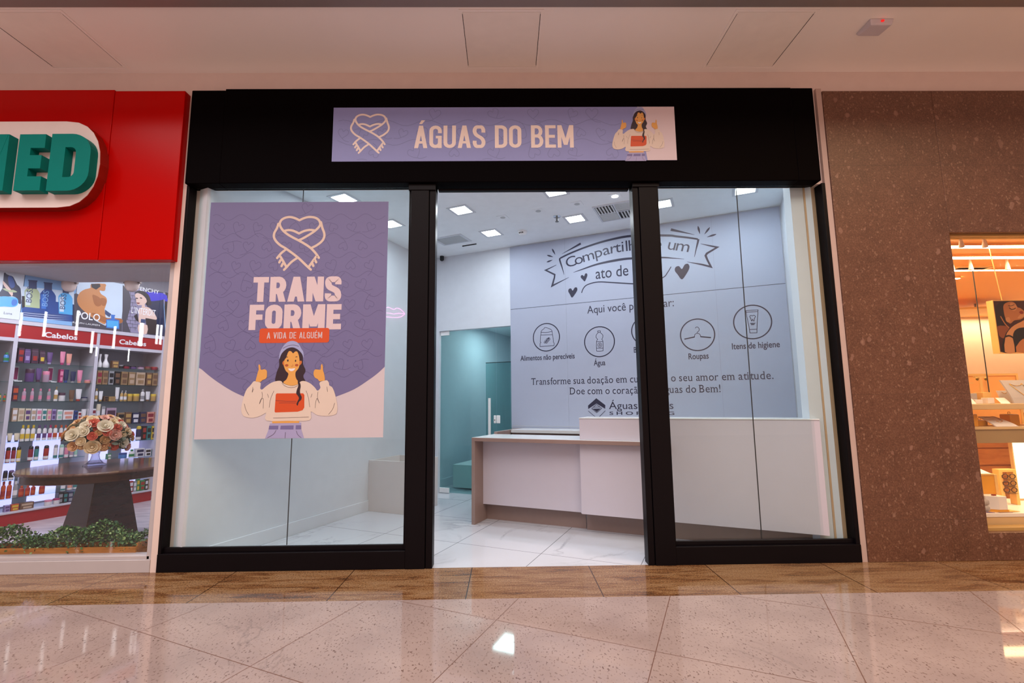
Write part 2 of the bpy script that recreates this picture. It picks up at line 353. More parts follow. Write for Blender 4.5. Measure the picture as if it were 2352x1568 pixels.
def hglyph(ch, w, t):
    """condensed capitals, height 1: list of ('p', points) and ('s', points, width, closed)"""
    h = t*.95; r = min(w/2-t/2, .26); R = []
    L, Rr, T, B = t/2, w-t/2, 1-h/2, h/2
    def rect(x0, x1, y0, y1): R.append(('p', [(x0, y0), (x1, y0), (x1, y1), (x0, y1)]))
    def par(x0, y0, x1, y1, tw): R.append(('p', [(x0-tw/2, y0), (x0+tw/2, y0), (x1+tw/2, y1), (x1-tw/2, y1)]))
    c = {'Á': 'A', 'É': 'E'}.get(ch, ch)
    if c != ch: R.append(('p', [(w*.36, 1.07), (w*.36+t*.75, 1.07), (w*.36+t*1.55, 1.24), (w*.36+t*.6, 1.24)]))
    if c == 'I': rect(w/2-t/2, w/2+t/2, 0, 1)
    elif c == 'T': rect(0, w, 1-h, 1); rect(w/2-t/2, w/2+t/2, 0, 1-h)
    elif c == 'L': rect(0, t, 0, 1); rect(t, w, 0, h)
    elif c in 'EF':
        rect(0, t, 0, 1); rect(t, w, 1-h, 1); rect(t, w*.92, .5-h*.45, .5+h*.5)
        if c == 'E': rect(t, w, 0, h)
    elif c == 'A': par(t*.55, 0, w/2, 1, t*1.05); par(w-t*.55, 0, w/2, 1, t*1.05); rect(w*.24, w*.76, .2, .2+h*.8)
    elif c == 'V': par(w/2, 0, t*.55, 1, t*1.05); par(w/2, 0, w-t*.55, 1, t*1.05)
    elif c == 'M': rect(0, t, 0, 1); rect(w-t, w, 0, 1); par(w/2, .12, t*.6, 1, t*1.0); par(w/2, .12, w-t*.6, 1, t*1.0)
    elif c == 'N': rect(0, t, 0, 1); rect(w-t, w, 0, 1); par(w-t*.62, 0, t*.62, 1, t*1.15)
    elif c == 'O': R.append(('s', arc(w/2, 1-L-r, w/2-L, r, 0, 180) + arc(w/2, L+r, w/2-L, r, 180, 360), t, True))
    elif c == 'D': R.append(('s', [(L, B), (Rr-r, B)] + arc(Rr-r, B+r, r, r, -90, 0)[1:] + arc(Rr-r, T-r, r, r, 0, 90) + [(L, T)], t, True))
    elif c == 'U': R.append(('s', [(L, 1)] + arc(w/2, L+r, w/2-L, r, 180, 360) + [(Rr, 1)], t, False))
    elif c == 'G': R.append(('s', [(Rr, .66)] + arc(w/2, 1-L-r, w/2-L, r, 0, 180) + arc(w/2, L+r, w/2-L, r, 180, 360) + [(Rr, .50)], t, False)); rect(w*.52, w, .43, .43+h*.85); rect(Rr-t/2, w, 0, .45)
    elif c == 'S': R.append(('s', cat([(Rr, .68), (Rr, .80), (w*.72, T-.01), (w*.5, T), (w*.28, T-.01), (L, .82), (L, .70), (w*.3, .57), (w*.7, .43), (Rr, .30), (Rr, .18), (w*.72, B+.01), (w*.5, B), (w*.28, B+.01), (L, .20), (L, .32)], 4), t, False))
    elif c == 'R': rect(0, t, 0, 1); q = .23; R.append(('s', [(t*.5, T), (Rr-q*.7, T)] + arc(Rr-q*.7, T-q+.0, q*.7, q, 90, -90)[1:] + [(t*.5, T-2*q)], t, False)); par(w-t*.52, 0, w*.56, .5, t*1.06)
    elif c == 'B':
        rect(0, t, 0, 1)
        for y0, y1, rr in ((.52, T, Rr-.03), (B, .52, Rr)): q = (y1-y0)/2; R.append(('s', [(t*.5, y1), (rr-q*.7, y1)] + arc(rr-q*.7, y1-q, q*.7, q, 90, -90)[1:] + [(t*.5, y0)], t*.95, False))
    return R
HW = {'I': .62, 'M': 1.3, 'T': .95, 'E': .86, 'F': .84, 'L': .82, 'A': 1.08, 'Á': 1.08, 'É': .86, 'V': 1.05, 'N': 1.06, ' ': .5}
def heading(art, txt, u0, u1, v0, v1, col, lay=2, w=.42, t=.15, gap=.07, slant=0):
    x = 0; items = []
    for ch in txt:
        cw = w*HW.get(ch, 1.0) if ch != 'I' else t
        items.append((ch, x, cw)); x += cw + gap
    tot = x - gap; sx = (u1-u0)/tot; sy = v1-v0
    for ch, x0, cw in items:
        for g in (hglyph(ch, cw, t) if ch != ' ' else ()):
            if g[0] == 'p': art.poly([(u0+(x0+p[0])*sx, v0+p[1]*sy) for p in g[1]], col, lay)
            else:
                tmp = Art(lambda a, b, l: Vector((a, b, 0)), {'x': None}); tmp.stroke(g[1], g[2], 'x', closed=g[3])
                art.mesh(([(u0+(x0+q.x)*sx, v0+q.y*sy) for q in tmp.mb.v], tmp.mb.f), col, lay)
# ================================================================ the setting
YG = 3.945                                     # the glass plane of the shopfronts
M_pink = mat('cream_paint', 'DCC9C2', .6); M_white = mat('white_paint', 'C9CFD8', .55); M_ceil = mat('ceiling_white', 'E4EAEF', .7)
M_mceil = mat('mall_ceiling_paint', 'F8F1ED', .7, var=.04, scale=1.5)
M_black = mat('black_fascia', '050203', .5, spec=.02); M_frame = mat('dark_bronze_frame', '0D090D', .42, spec=.12); M_seal = mat('dark_seal', '2A2D30', .6)
M_metal = mat('grey_track_metal', '8E8482', .45, .3); M_chrome = mat('chrome', 'D8DCDE', .15, 1); M_plastic = mat('white_plastic', 'E2E4E6', .4)
M_dark = mat('dark_gap', '15161A', .7); M_grey = mat('grey_grille', 'B2B8BC', .6); M_whitewin = mat('white_lacquer', 'B6AFB2', .35)
M_glass = glass('clear_pane', (.93, .965, .96)); M_green = glass('green_glass', (.66, .82, .82)); M_store = glass('drugstore_pane', (.95, .96, .97))
M_lamp = mat('lamp_diffuser', 'FFFFFF', .5, emis=(.93, .97, 1.0), strength=14)
M_led = mat('red_led', 'FF3030', .4, emis='FF2020', strength=.5)
struct(MB().box(-13, 13, -9, 3.305, -.1, 0).build('floor', mat_mall_floor()))
struct(MB().box(-13, 13, 3.305, 3.90, -.1, 0).build('trim_1', mat_border()))
shop = [(-2.80, 3.90), (2.83, 3.90), RM(.86, 4.70, 0)[:2], RM(.86, 9, 0)[:2], RM(-4.03, 9, 0)[:2], RM(-4.03, 2.45, 0)[:2]]
struct(MB().prism([tuple(p) for p in shop], -.1, 0).build('floor', mat_marble()))
shopc = [(-2.80, 4.0), (2.83, 4.0), RM(.80, 4.70, 0)[:2], RM(.80, 5.95, 0)[:2], RM(-4.03, 5.95, 0)[:2], RM(-4.03, 2.45, 0)[:2]]
struct(MB().prism([tuple(p) for p in shopc], 3.465, 3.56).build('ceiling', M_ceil))
struct(MB().box(-13, 13, 3.185, 3.92, 4.245, 4.36).build('ceiling', M_mceil))
struct(MB().box(-13, 13, 3.92, 4.0, 4.0, 4.36).box(-2.80, 2.85, 3.92, 4.0, 3.17, 4.0).box(-13, -2.80, 3.92, 4.0, 2.51, 4.0).build('wall_front', M_pink))
mb = MB().box(-13, 13, 3.06, 3.185, 4.225, 4.25).box(-13, 13, 3.155, 3.185, 4.25, 4.42).box(-13, 13, 2.9, 2.93, 4.25, 4.42)
for i in range(-9, 10): mb.box(i*1.62+.05, i*1.62+.12, 2.93, 3.155, 4.228, 4.40)
struct(mb.build('trim_2', M_metal))
struct(MB().box(-13, 13, -9.15, -9, 0, 9).build('wall_opposite', mat('opposite_facade', 'DCC8C0', .7)))
# pilasters between the three shops
struct(MB().box(-2.795, -2.745, 3.89, 4.02, 0, 4.06).build('trim_3', M_pink)); struct(MB().box(2.807, 2.854, 3.89, 4.02, 0, 4.06).build('trim_4', mat('pink_cream_paint', 'B8A098', .6)))
# shop walls
struct(MB().box(-4.08, -3.98, 2.5, 9, 0, 3.465, RM).build('wall_left', M_white))
struct(MB().box(.74, .84, 4.74, 5.95, 0, 3.465, RM).build('wall_right', M_white))
struct(MB().box(-2.62, .74, 5.908, 6.0, 0, 3.465, RM).box(-3.98, -2.62, 5.908, 6.0, 2.335, 3.465, RM).box(-3.98, -3.785, 5.908, 6.0, 0, 2.335, RM).build('wall_back', M_white))
struct(MB().box(-2.62, -2.52, 6.0, 9, 0, 2.8, RM).box(-3.98, -2.62, 8.9, 9.0, 0, 2.8, RM).build('wall_rear', M_white))
struct(MB().box(-3.98, -2.62, 6.0, 8.9, 2.63, 2.7, RM).build('ceiling', M_ceil))
struct(MB().box(-3.98, -3.965, 2.6, 5.9, 0, .125, RM).build('baseboard_left', M_white, bevel=.003)); struct(MB().box(-3.98, -3.965, 6.02, 8.9, 0, .125, RM).build('baseboard_rear', M_white, bevel=.003))
struct(MB().box(-2.745, -2.56, 3.985, 4.10, 0, 3.465).build('trim_5', M_pink))
struct(MB().box(2.555, 2.67, 3.99, 4.09, 0, 3.465).build('trim_6', M_white)); struct(MB().box(2.67, 2.80, 3.985, 4.06, 0, 3.465).build('trim_7', mat('tan_jamb', 'B89878', .6)))
# shopfront frames and panes
w1 = group_root('window_1', (-1.79, 3.93, 0), 'wide glazed shop window with black frame, purple poster on it')
MB().box(-2.743, -2.718, 3.885, 3.985, .136, 3.165).box(-2.743, -.81, 3.88, 3.985, 0, .137).box(-2.72, -.832, 3.915, 3.94, .137, .176).box(-.832, -.81, 3.905, 3.985, .137, 3.165).build('frame', M_frame, w1, bevel=.004)
MB().box(-2.72, -1.7705, YG, YG+.008, .15, 3.165).build('pane', M_glass, w1); MB().box(-1.7655, -.825, YG, YG+.008, .15, 3.165).build('pane', M_glass, w1)
MB().box(-1.7705, -1.7655, YG, YG+.008, .176, 3.165).build('seam', M_seal, w1)
w2 = group_root('window_2', (2.05, 3.93, 0), 'glazed shop window with black frame beside the stone cladding')
MB().box(2.772, 2.806, 3.885, 3.985, .136, 3.165).box(1.325, 2.806, 3.88, 3.985, 0, .137).box(1.34, 2.775, 3.915, 3.94, .137, .170).build('frame', M_frame, w2, bevel=.004)
MB().box(1.338, 2.0485, YG, YG+.008, .15, 3.165).build('pane', M_glass, w2); MB().box(2.0535, 2.78, YG, YG+.008, .15, 3.165).build('pane', M_glass, w2)
MB().box(2.0485, 2.0535, YG, YG+.008, .17, 3.165).build('seam', M_seal, w2)
d1 = group_root('door_1', (.25, 3.93, 0), 'open doorway between two black posts')
MB().box(-.81, -.656, 3.875, 3.985, 0, 3.165).box(-.650, -.598, 3.882, 3.985, 0, 3.165).box(-.656, -.650, 3.892, 3.985, 0, 3.165).box(-.832, -.598, 3.868, 3.99, 3.11, 3.165).build('frame', M_frame, d1, bevel=.003)
MB().box(1.162, 1.325, 3.875, 3.985, 0, 3.165).box(1.106, 1.156, 3.882, 3.985, 0, 3.165).box(1.156, 1.162, 3.892, 3.985, 0, 3.165).box(1.325, 1.34, 3.905, 3.985, .137, 3.165).box(1.106, 1.34, 3.868, 3.99, 3.13, 3.165).build('frame', M_frame, d1, bevel=.003)
MB().box(-.585, 1.09, 3.93, 3.975, 3.13, 3.152).build('head_rail', M_frame, d1, bevel=.006)
# black fascia over the shopfront
struct(MB().box(-2.735, -2.44, 3.845, 3.99, 3.166, 4.026).box(-2.44, 2.55, 3.84, 3.99, 3.166, 4.036).box(2.55, 2.745, 3.843, 3.99, 3.166, 4.034).build('trim_8', M_black, bevel=.006))
# stone cladding with the jewellery window
struct(MB().box(2.856, 3.845, 3.88, 4.02, 0, 4.03).box(3.845, 7.5, 3.88, 4.02, 2.705, 4.03).box(3.845, 7.5, 3.88, 4.02, 0, .212).box(6.2, 7.5, 3.88, 4.02, .212, 2.705).build('wall_right', mat_stone(), bevel=.004))
w4 = group_root('window_4', (5.0, 3.95, .21), 'jewellery shop display window framed by brown stone')
MB().box(3.845, 6.2, 3.93, 4.02, 2.69, 2.705).box(3.845, 6.2, 3.93, 4.02, .212, .235).build('frame', mat('gold_trim', 'B08A50', .4), w4)
MB().box(3.845, 6.2, YG+.03, YG+.038, .235, 2.69).build('pane', glass('warm_pane', (.97, .96, .94)), w4)
# ---------------------------------------------------------------- drugstore shell
M_drugw = mat('drugstore_white', 'C4C2CC', .6)
w3 = group_root('window_3', (-5.5, 3.93, 0), 'drugstore window with white frame')
MB().box(-9, -2.797, 3.885, 4.0, 0, .096).box(-9, -2.815, 3.90, 4.0, .096, .122).box(-2.838, -2.797, 3.90, 4.0, .096, 2.5).box(-9, -2.797, 3.90, 4.0, 2.485, 2.51).build('frame', M_whitewin, w3, bevel=.003)
MB().box(-9, -2.838, YG, YG+.008, .122, 2.485).build('pane', M_store, w3)
drug = [(-9, 4.0), (-2.86, 4.0), RM(-4.13, 2.62, 0)[:2], RM(-4.13, 7.6, 0)[:2], RM(-7.75, 7.6, 0)[:2], RM(-7.75, 1.2, 0)[:2]]
struct(MB().prism([tuple(p) for p in drug], -.1, 0).build('floor', mat_wood('grey_plank_floor', '9C94A0', 'C4BCC2', (1, 5, 1), 2, .25, -.5)))
struct(MB().prism([(-9, 4.0), (-2.83, 4.0), (-2.83, 5.68), (-9, 5.68)], 2.79, 2.86).build('ceiling', mat('soffit_paint', 'B9B2B4', .7)))
struct(MB().prism([tuple(p) for p in drug], 3.3, 3.36).build('ceiling', M_drugw))
struct(MB().box(-7.75, -7.62, 1.0, 7.6, 0, 3.3, RM).build('wall_drugstore', M_drugw)); struct(MB().box(-7.62, -4.13, 7.5, 7.6, 0, 3.3, RM).build('wall_drugstore', M_drugw))
# jewellery shop shell
M_cream = mat('warm_cream_wall', 'F0DCC0', .6); M_orange = mat('orange_paint', 'FFB866', .5); M_tan = mat('tan_laminate', 'D8B480', .4)
struct(MB().box(3.2, 13, 4.06, 10, -.1, 0).build('floor', mat('jewellery_floor', 'E0CCB0', .3)))
struct(MB().box(3.2, 13, 4.03, 8.9, 2.80, 2.88).build('ceiling', M_orange)); struct(MB().box(3.2, 13, 8.8, 8.9, 0, 2.80).build('wall_jewellery', M_cream)); struct(MB().box(13, 13.1, 4.03, 8.9, 0, 2.80).build('wall_jewellery', M_cream)); struct(MB().box(3.5, 3.6, 4.6, 8.8, 0, 2.80).build('wall_jewellery', M_cream))
# ================================================================ mall ceiling fittings
where = ['centred above the black fascia', 'over the fascia end near the stone', 'above the red fascia']
for (x0, x1), wr in zip(((-.317, .286), (1.80, 2.40), (-3.95, -3.34)), where):
    y0, y1 = 3.245, 3.842
    h = thing('access_hatch', f'square flush white access hatch in the mall ceiling {wr}', 'hatch', ((x0+x1)/2, (y0+y1)/2, 4.245), 'mall ceiling access hatches')
    MB().box(x0-.022, x1+.022, y0-.022, y0, 4.239, 4.245).box(x0-.022, x1+.022, y1, y1+.022, 4.239, 4.245).box(x0-.022, x0, y0, y1, 4.239, 4.245).box(x1, x1+.022, y0, y1, 4.239, 4.245).build('frame', M_mceil, h)
    MB().box(x0+.005, x1-.005, y0+.004, y1-.004, 4.2405, 4.2445).build('panel', mat('hatch_paint', 'F4ECE6', .7), h)
    MB().box(x0, x0+.004, y0+.02, y1-.02, 4.2395, 4.2405).build('gap', M_dark, h); MB().box(x1-.004, x1, y0+.02, y1-.02, 4.2395, 4.2405).build('gap', M_dark, h)
x, y = onZ(2008, 74, 4.20)
t = thing('emergency_light', 'small grey wedge emergency light with a red indicator on mall ceiling', 'emergency light', (x, y, 4.245))
MB().loft([[(x-.085, y-.075, 4.2), (x+.085, y-.075, 4.2), (x+.085, y+.06, 4.215), (x-.085, y+.06, 4.215)], [(x-.095, y-.09, 4.245), (x+.095, y-.09, 4.245), (x+.095, y+.075, 4.245), (x-.095, y+.075, 4.245)]]).build('housing', mat('grey_plastic', 'D2CAD2', .45), t, bevel=.008)
MB().box(x-.01, x+.01, y-.095, y-.083, 4.218, 4.230).build('indicator', M_led, t)
# ================================================================ printing shared by the banner and the poster
PR = {k: mat('print_'+k, c, .5, var=.02) for k, c in dict(violet='6C6894', violet_line='5A5580', banner_line='7076A4', banner_cream='E8D8D0', blush='CFBFC6', cream='D4BDAE', rose='D2BFC4', orange='CA4A18', pale='C6BCC4', hat='9AA0CB', hair='2B1622', skin='D99E50', shade='C56B2C', cheek='A84E26', sweater='D6C5B8', ink='43323E', jeans='A09BC4', belt='6F6798', teeth='E0DCE0').items()}  # the banner's cream is a lifted copy, offsetting the dim light up there
def draw_figure(a, f, k, L=5):
    """the printed woman; f maps tracing coordinates to the sheet, k metres per tracing unit"""
    F = lambda pts, n=4, closed=True: [f(p) for p in cat(pts, n, closed)]
    a.poly([f(p) for p in ((815, 1050), (1140, 1042), (1138, 1105), (1170, 1203), (765, 1205), (802, 1112))], 'jeans', L)
    for q in (((808, 1073), (905, 1073), (900, 1112), (802, 1112)), ((928, 1073), (1062, 1070), (1060, 1112), (922, 1112)), ((1085, 1068), (1140, 1068), (1140, 1110), (1082, 1112))): a.poly([f(p) for p in q], 'belt', L+1)
    a.poly([f(p) for p in ((838, 1010), (1122, 1008), (1118, 1045), (840, 1048))], 'skin', L+1)
    a.poly(F([(912, 440), (912, 380), (935, 325), (975, 285), (1040, 262), (1090, 275), (1130, 305), (1155, 350), (1158, 420), (1165, 450), (1183, 490), (1180, 520), (1164, 548), (1165, 575), (1180, 625), (1060, 660), (940, 640), (873, 612), (878, 550), (893, 500), (906, 470)]), 'hair', L)
    a.poly(F([(912, 385), (916, 330), (935, 280), (965, 235), (1000, 205), (1045, 193), (1090, 203), (1120, 232), (1143, 275), (1163, 310), (1166, 370), (1150, 330), (1120, 295), (1085, 270), (1050, 260), (1005, 267), (965, 295), (935, 330)]), 'hat', L+1)
    a.stroke([f(p) for p in cat([(950, 272), (1000, 246), (1060, 236), (1116, 250)], 5)], 4*k, 'ink', L+2)
    a.poly(F([(985, 365), (1003, 315), (1020, 298), (1042, 306), (1056, 322), (1078, 304), (1100, 306), (1116, 345), (1124, 400), (1124, 440), (1110, 482), (1084, 515), (1081, 555), (1092, 590), (1116, 625), (1100, 645), (1050, 657), (1000, 650), (955, 625), (985, 595), (1002, 560), (1006, 530), (982, 505), (963, 462), (957, 425), (968, 390)]), 'skin', L+2)
    a.poly(F([(1122, 410), (1135, 398), (1147, 408), (1142, 430), (1124, 445)]), 'shade', L+2); a.poly(F([(960, 400), (946, 420), (952, 440), (964, 446)]), 'shade', L+2)
    for x, y, rx, ry in ((1002, 397, 8, 12), (1082, 400, 7, 11)): a.ell(*f((x, y)), rx*k, ry*k, 'hair', L+3, 14)
    for x, y in ((993, 360), (1092, 358)): a.stroke([f((x-10, y+4)), f((x, y-1)), f((x+9, y+1))], 6*k, 'hair', L+3)
    for x, y in ((990, 447), (1094, 445)): a.ell(*f((x, y)), 18*k, 13*k, 'cheek', L+3, 16)
    a.stroke([f(p) for p in cat([(1034, 452), (1046, 457), (1055, 450), (1052, 438)], 4)], 3.5*k, 'cheek', L+3)
    a.poly(F([(1006, 480), (1040, 481), (1076, 478), (1066, 497), (1045, 507), (1022, 502)]), 'teeth', L+3)
    a.poly(F([(625, 640), (650, 612), (690, 617), (721, 632), (716, 685), (735, 698), (775, 665), (830, 628), (885, 610), (930, 609), (950, 630), (995, 651), (1050, 660), (1105, 645), (1138, 613), (1185, 612), (1240, 638), (1285, 680), (1310, 710), (1340, 680), (1330, 640), (1340, 618), (1380, 605), (1410, 603), (1428, 628), (1433, 655), (1460, 672), (1482, 715), (1500, 780), (1516, 870), (1512, 930), (1495, 955), (1440, 970), (1370, 972), (1300, 960), (1240, 927), (1228, 1016), (1000, 1022), (779, 1020), (776, 942), (720, 970), (650, 990), (590, 988), (540, 970), (519, 925), (521, 870), (537, 800), (557, 735), (577, 693), (602, 667)], 3), 'sweater', L+3)
    a.poly(F([(668, 612), (680, 560), (690, 520), (700, 488), (697, 450), (706, 437), (718, 455), (723, 492), (760, 487), (783, 502), (786, 530), (783, 570), (765, 590), (738, 600), (719, 618), (690, 616)]), 'skin', L+4)
    a.poly(F([(1330, 612), (1312, 590), (1285, 575), (1270, 545), (1272, 510), (1290, 489), (1340, 491), (1346, 450), (1356, 432), (1366, 460), (1368, 500), (1380, 540), (1386, 600), (1355, 608)]), 'skin', L+4)
    a.poly([f(p) for p in ((886, 738), (1162, 737), (1174, 755), (1173, 885), (1155, 912), (1105, 928), (872, 936), (865, 925), (877, 750))], 'orange', L+4)
    a.poly(F([(1105, 612), (1128, 628), (1136, 665), (1129, 705), (1131, 740), (1146, 775), (1140, 805), (1117, 828), (1104, 865), (1092, 848), (1104, 818), (1117, 790), (1108, 765), (1090, 740), (1096, 700), (1110, 660)]), 'hair', L+5)
    for pts in ([(940, 628), (965, 655), (1000, 672), (1040, 678), (1080, 670), (1105, 655)], [(875, 812), (1000, 820), (1090, 820)], [(910, 838), (1000, 836), (1085, 839)], [(850, 993), (1000, 990), (1220, 982)], [(858, 712), (825, 790), (808, 885)], [(1192, 710), (1215, 780), (1230, 880)], [(550, 845), (568, 910), (598, 962)], [(1488, 838), (1468, 900), (1425, 955)], [(733, 722), (738, 770), (708, 848), (722, 800), (748, 795), (746, 895)], [(1315, 720), (1310, 780), (1330, 840), (1305, 790), (1290, 840), (1286, 890)], [(640, 672), (632, 725), (648, 690)], [(1407, 668), (1415, 720), (1410, 690)], [(880, 1118), (855, 1160), (790, 1198)], [(1090, 1125), (1105, 1165), (1142, 1198)], [(978, 1140), (972, 1203)], [(790, 742), (804, 782)], [(1255, 742), (1240, 780)]):
        a.stroke([f(p) for p in cat(pts, 4)], 3*k, 'ink', L+6)
def draw_scarf(a, f, w, col='cream', L=3):
    for pts in ([(1122, 298), (1080, 278), (1030, 265), (980, 270), (935, 295), (918, 332), (927, 368), (955, 408), (1000, 445), (1060, 480), (1115, 508), (1180, 545), (1240, 587), (1290, 640), (1323, 688)],
                [(1122, 298), (1165, 278), (1220, 264), (1280, 270), (1322, 295), (1338, 335), (1322, 370), (1280, 410), (1220, 450), (1150, 490), (1118, 503)],
                [(965, 408), (1010, 400), (1060, 408), (1118, 435)], [(1118, 435), (1170, 410), (1230, 398), (1285, 405)],
                [(903, 335), (888, 380), (862, 428), (857, 470), (877, 512), (922, 556), (990, 598), (1100, 680), (1170, 745), (1212, 785), (1240, 810)],
                [(1345, 318), (1360, 378), (1378, 428), (1379, 470), (1355, 515), (1300, 558), (1240, 588)],
                [(978, 603), (930, 642), (890, 690)], [(915, 660), (950, 718), (985, 780)], [(1105, 685), (1040, 730), (990, 783), (962, 812)], [(1305, 662), (1260, 722), (1220, 780)],
                [(925, 712), (913, 735)], [(948, 748), (936, 774)], [(1279, 702), (1296, 734)], [(1252, 738), (1266, 772)]):
        a.stroke([f(p) for p in cat(pts, 5)], w, col, L, caps=True)
def draw_hearts(a, inside, u0, u1, v0, v1, s, L=2, col='violet_line'):
    """thin scribbled hearts joined by wavy lines"""
    rnd = random.Random(4); w = s*.018; row = 0; v = v1 - s*.3
    while v > v0:
        u = u0 + (s*.45 if row % 2 else s*.1)
        while u < u1:
            an = rnd.uniform(-.6, .6) + (PI if rnd.random() < .3 else 0); sz = s*rnd.uniform(.24, .32)
            pts = [(0, -.9), (-.55, -.35), (-.85, .15), (-.7, .6), (-.3, .68), (0, .3), (.3, .68), (.7, .6), (.85, .15), (.55, -.35), (.05, -.85)] + ([(.5, -1.2), (1.2, -1.3)] if rnd.random() < .6 else [(-.4, -1.25), (-1.1, -1.5)])
            P = [(u + sz*(x*math.cos(an)-y*math.sin(an)), v + sz*(x*math.sin(an)+y*math.cos(an))) for x, y in cat(pts, 4)]
            if all(inside(*p) for p in P): a.stroke(P, w, col, L)
            u += s*.86
        P = [(u0+(u1-u0)*i/60, v - s*.42 + s*.14*math.sin(i*.75 + row*1.7)) for i in range(61)]
        seg = []
        for p in P + [None]:
            if p and inside(*p): seg.append(p)
            else:
                if len(seg) > 2: a.stroke(seg, w, col, L)
                seg = []
        v -= s*.9; row += 1
# ---------------------------------------------------------------- banner on the black fascia
YS = 3.838; x0, x1, z0, z1 = -1.4885, 1.4945, 3.3545, 3.852
sg = thing('shop_banner', 'long violet banner reading Águas do Bem on the black fascia', 'sign', (0, YS, z0))
MB().box(x0, x1, YS-.003, YS+.004, z0, z1).build('sheet', mat('banner_lit_violet', '848AC0', .5, var=.03), sg)  # violet lightened and blued to offset overhang shade and imitate blue spill light
PS = lambda u, v, l: FC(u, YS-.003-.0004*l, v)
cr = crop(1140, 230, 5.47); fs = lambda p: onY(*cr((1455+(p[0]-518)*.6556, 87+(p[1]-193)*.672)), YS)
a = Art(PS, PR); wx = lambda p: onY(*cr(p), YS)
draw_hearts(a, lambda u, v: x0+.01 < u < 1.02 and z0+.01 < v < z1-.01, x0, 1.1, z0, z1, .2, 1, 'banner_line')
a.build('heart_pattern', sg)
a = Art(PS, PR); a.poly([(wx((1770, 100))[0], z1), (wx((1900, 765))[0], z0), (x1, z0), (x1, z1)], 'blush', 1); a.build('blush_field', sg)
cl = crop(740, 230, 5.6); a = Art(PS, PR)
draw_scarf(a, lambda p: onY(*cl((362+(p[0]-845)*.9284, 183+(p[1]-258)*.8986)), YS), .0165, 'banner_cream', 2); a.build('scarf_emblem', sg)
a = Art(PS, PR); heading(a, 'ÁGUAS DO BEM', onY(951, 340, YS)[0], onY(1318, 340, YS)[0], onY(1130, 340, YS)[1], onY(1130, 288.5, YS)[1], 'banner_cream', 2, w=.47, t=.145, gap=.065); a.build('lettering', sg)
a = Art(PS, PR); draw_figure(a, fs, .6556/5.47*3.84/FPX, 3); a.build('printed_woman', sg)
# ---------------------------------------------------------------- poster on the left window
YP = 3.942; q0 = onY(485, 465, YP); q1 = onY(893, 462, YP); q2 = onY(880, 1004, YP); x0, x1, z0, z1 = q0[0], q2[0], q2[1], q0[1]
po = thing('window_poster', 'tall violet poster reading Trans Forme stuck on the shop window', 'poster', ((x0+x1)/2, YP, z0))
MB().box(x0, x1, YP-.001, YP+.002, z0, z1).build('sheet', PR['pale'], po)
PP = lambda u, v, l: FC(u, YP-.001-.0003*l, v)
c8 = crop(440, 740, 4.523); f8 = lambda p: onY(*c8(p), YP); c7 = crop(440, 440, 4.523); f7 = lambda p: onY(*c7(p), YP); K8 = 3.942/FPX/4.523
arcp = cat([(88, 473), (200, 568), (320, 652), (430, 718), (545, 770), (700, 822), (880, 850), (1040, 856), (1200, 846), (1360, 814), (1505, 770), (1690, 695), (1850, 592), (1940, 524), (2008, 460)], 4)
low = [f8(p) for p in arcp]; low[0] = (x0, low[0][1]); low[-1] = (x1, low[-1][1])
a = Art(PP, PR); a.poly([(x0, z1)] + low + [(x1, z1)], 'violet', 1)
def lowz(u):
    for p, q in zip(low, low[1:]):
        if p[0] <= u <= q[0]: return p[1] + (q[1]-p[1])*(u-p[0])/max(1e-6, q[0]-p[0])
    return 9
a.build('violet_field', po); a = Art(PP, PR)
draw_hearts(a, lambda u, v: x0+.01 < u < x1-.01 and lowz(u)+.01 < v < z1-.01, x0, x1, z0+.4, z1, .19, 2); a.build('heart_pattern', po)
a = Art(PP, PR); draw_scarf(a, f7, 25*K8, 'cream', 3); a.build('scarf_emblem', po)
a = Art(PP, PR); hz = lambda y: onY(680, y, YP)[1]
heading(a, 'TRANS', onY(580, 690, YP)[0], onY(783, 690, YP)[0], hz(692.5), hz(635.5), 'rose', 3, w=.60, t=.235, gap=.055)
heading(a, 'FORME', onY(571, 755, YP)[0], onY(783, 755, YP)[0], hz(757), hz(699), 'rose', 3, w=.60, t=.235, gap=.055); a.build('heading', po)
rx0, rx1, rz0, rz1 = onY(596, 770, YP)[0], onY(756.5, 770, YP)[0], hz(787), hz(753.5); r = .02
a = Art(PP, PR); a.poly(arc(rx1-r, rz1-r, r, r, 90, 0, 5) + arc(rx1-r, rz0+r, r, r, 0, -90, 5) + arc(rx0+r, rz0+r, r, r, -90, -180, 5) + arc(rx0+r, rz1-r, r, r, 180, 90, 5), 'orange', 4)
a.build('ribbon', po); a = Art(PP, PR)
heading(a, 'A VIDA DE ALGUÉM', onY(613, 777, YP)[0], onY(740, 777, YP)[0], hz(777), hz(762.5), 'pale', 5, w=.46, t=.12, gap=.11); a.build('caption', po)
a = Art(PP, PR); draw_figure(a, f8, K8, 5); a.build('printed_woman', po)
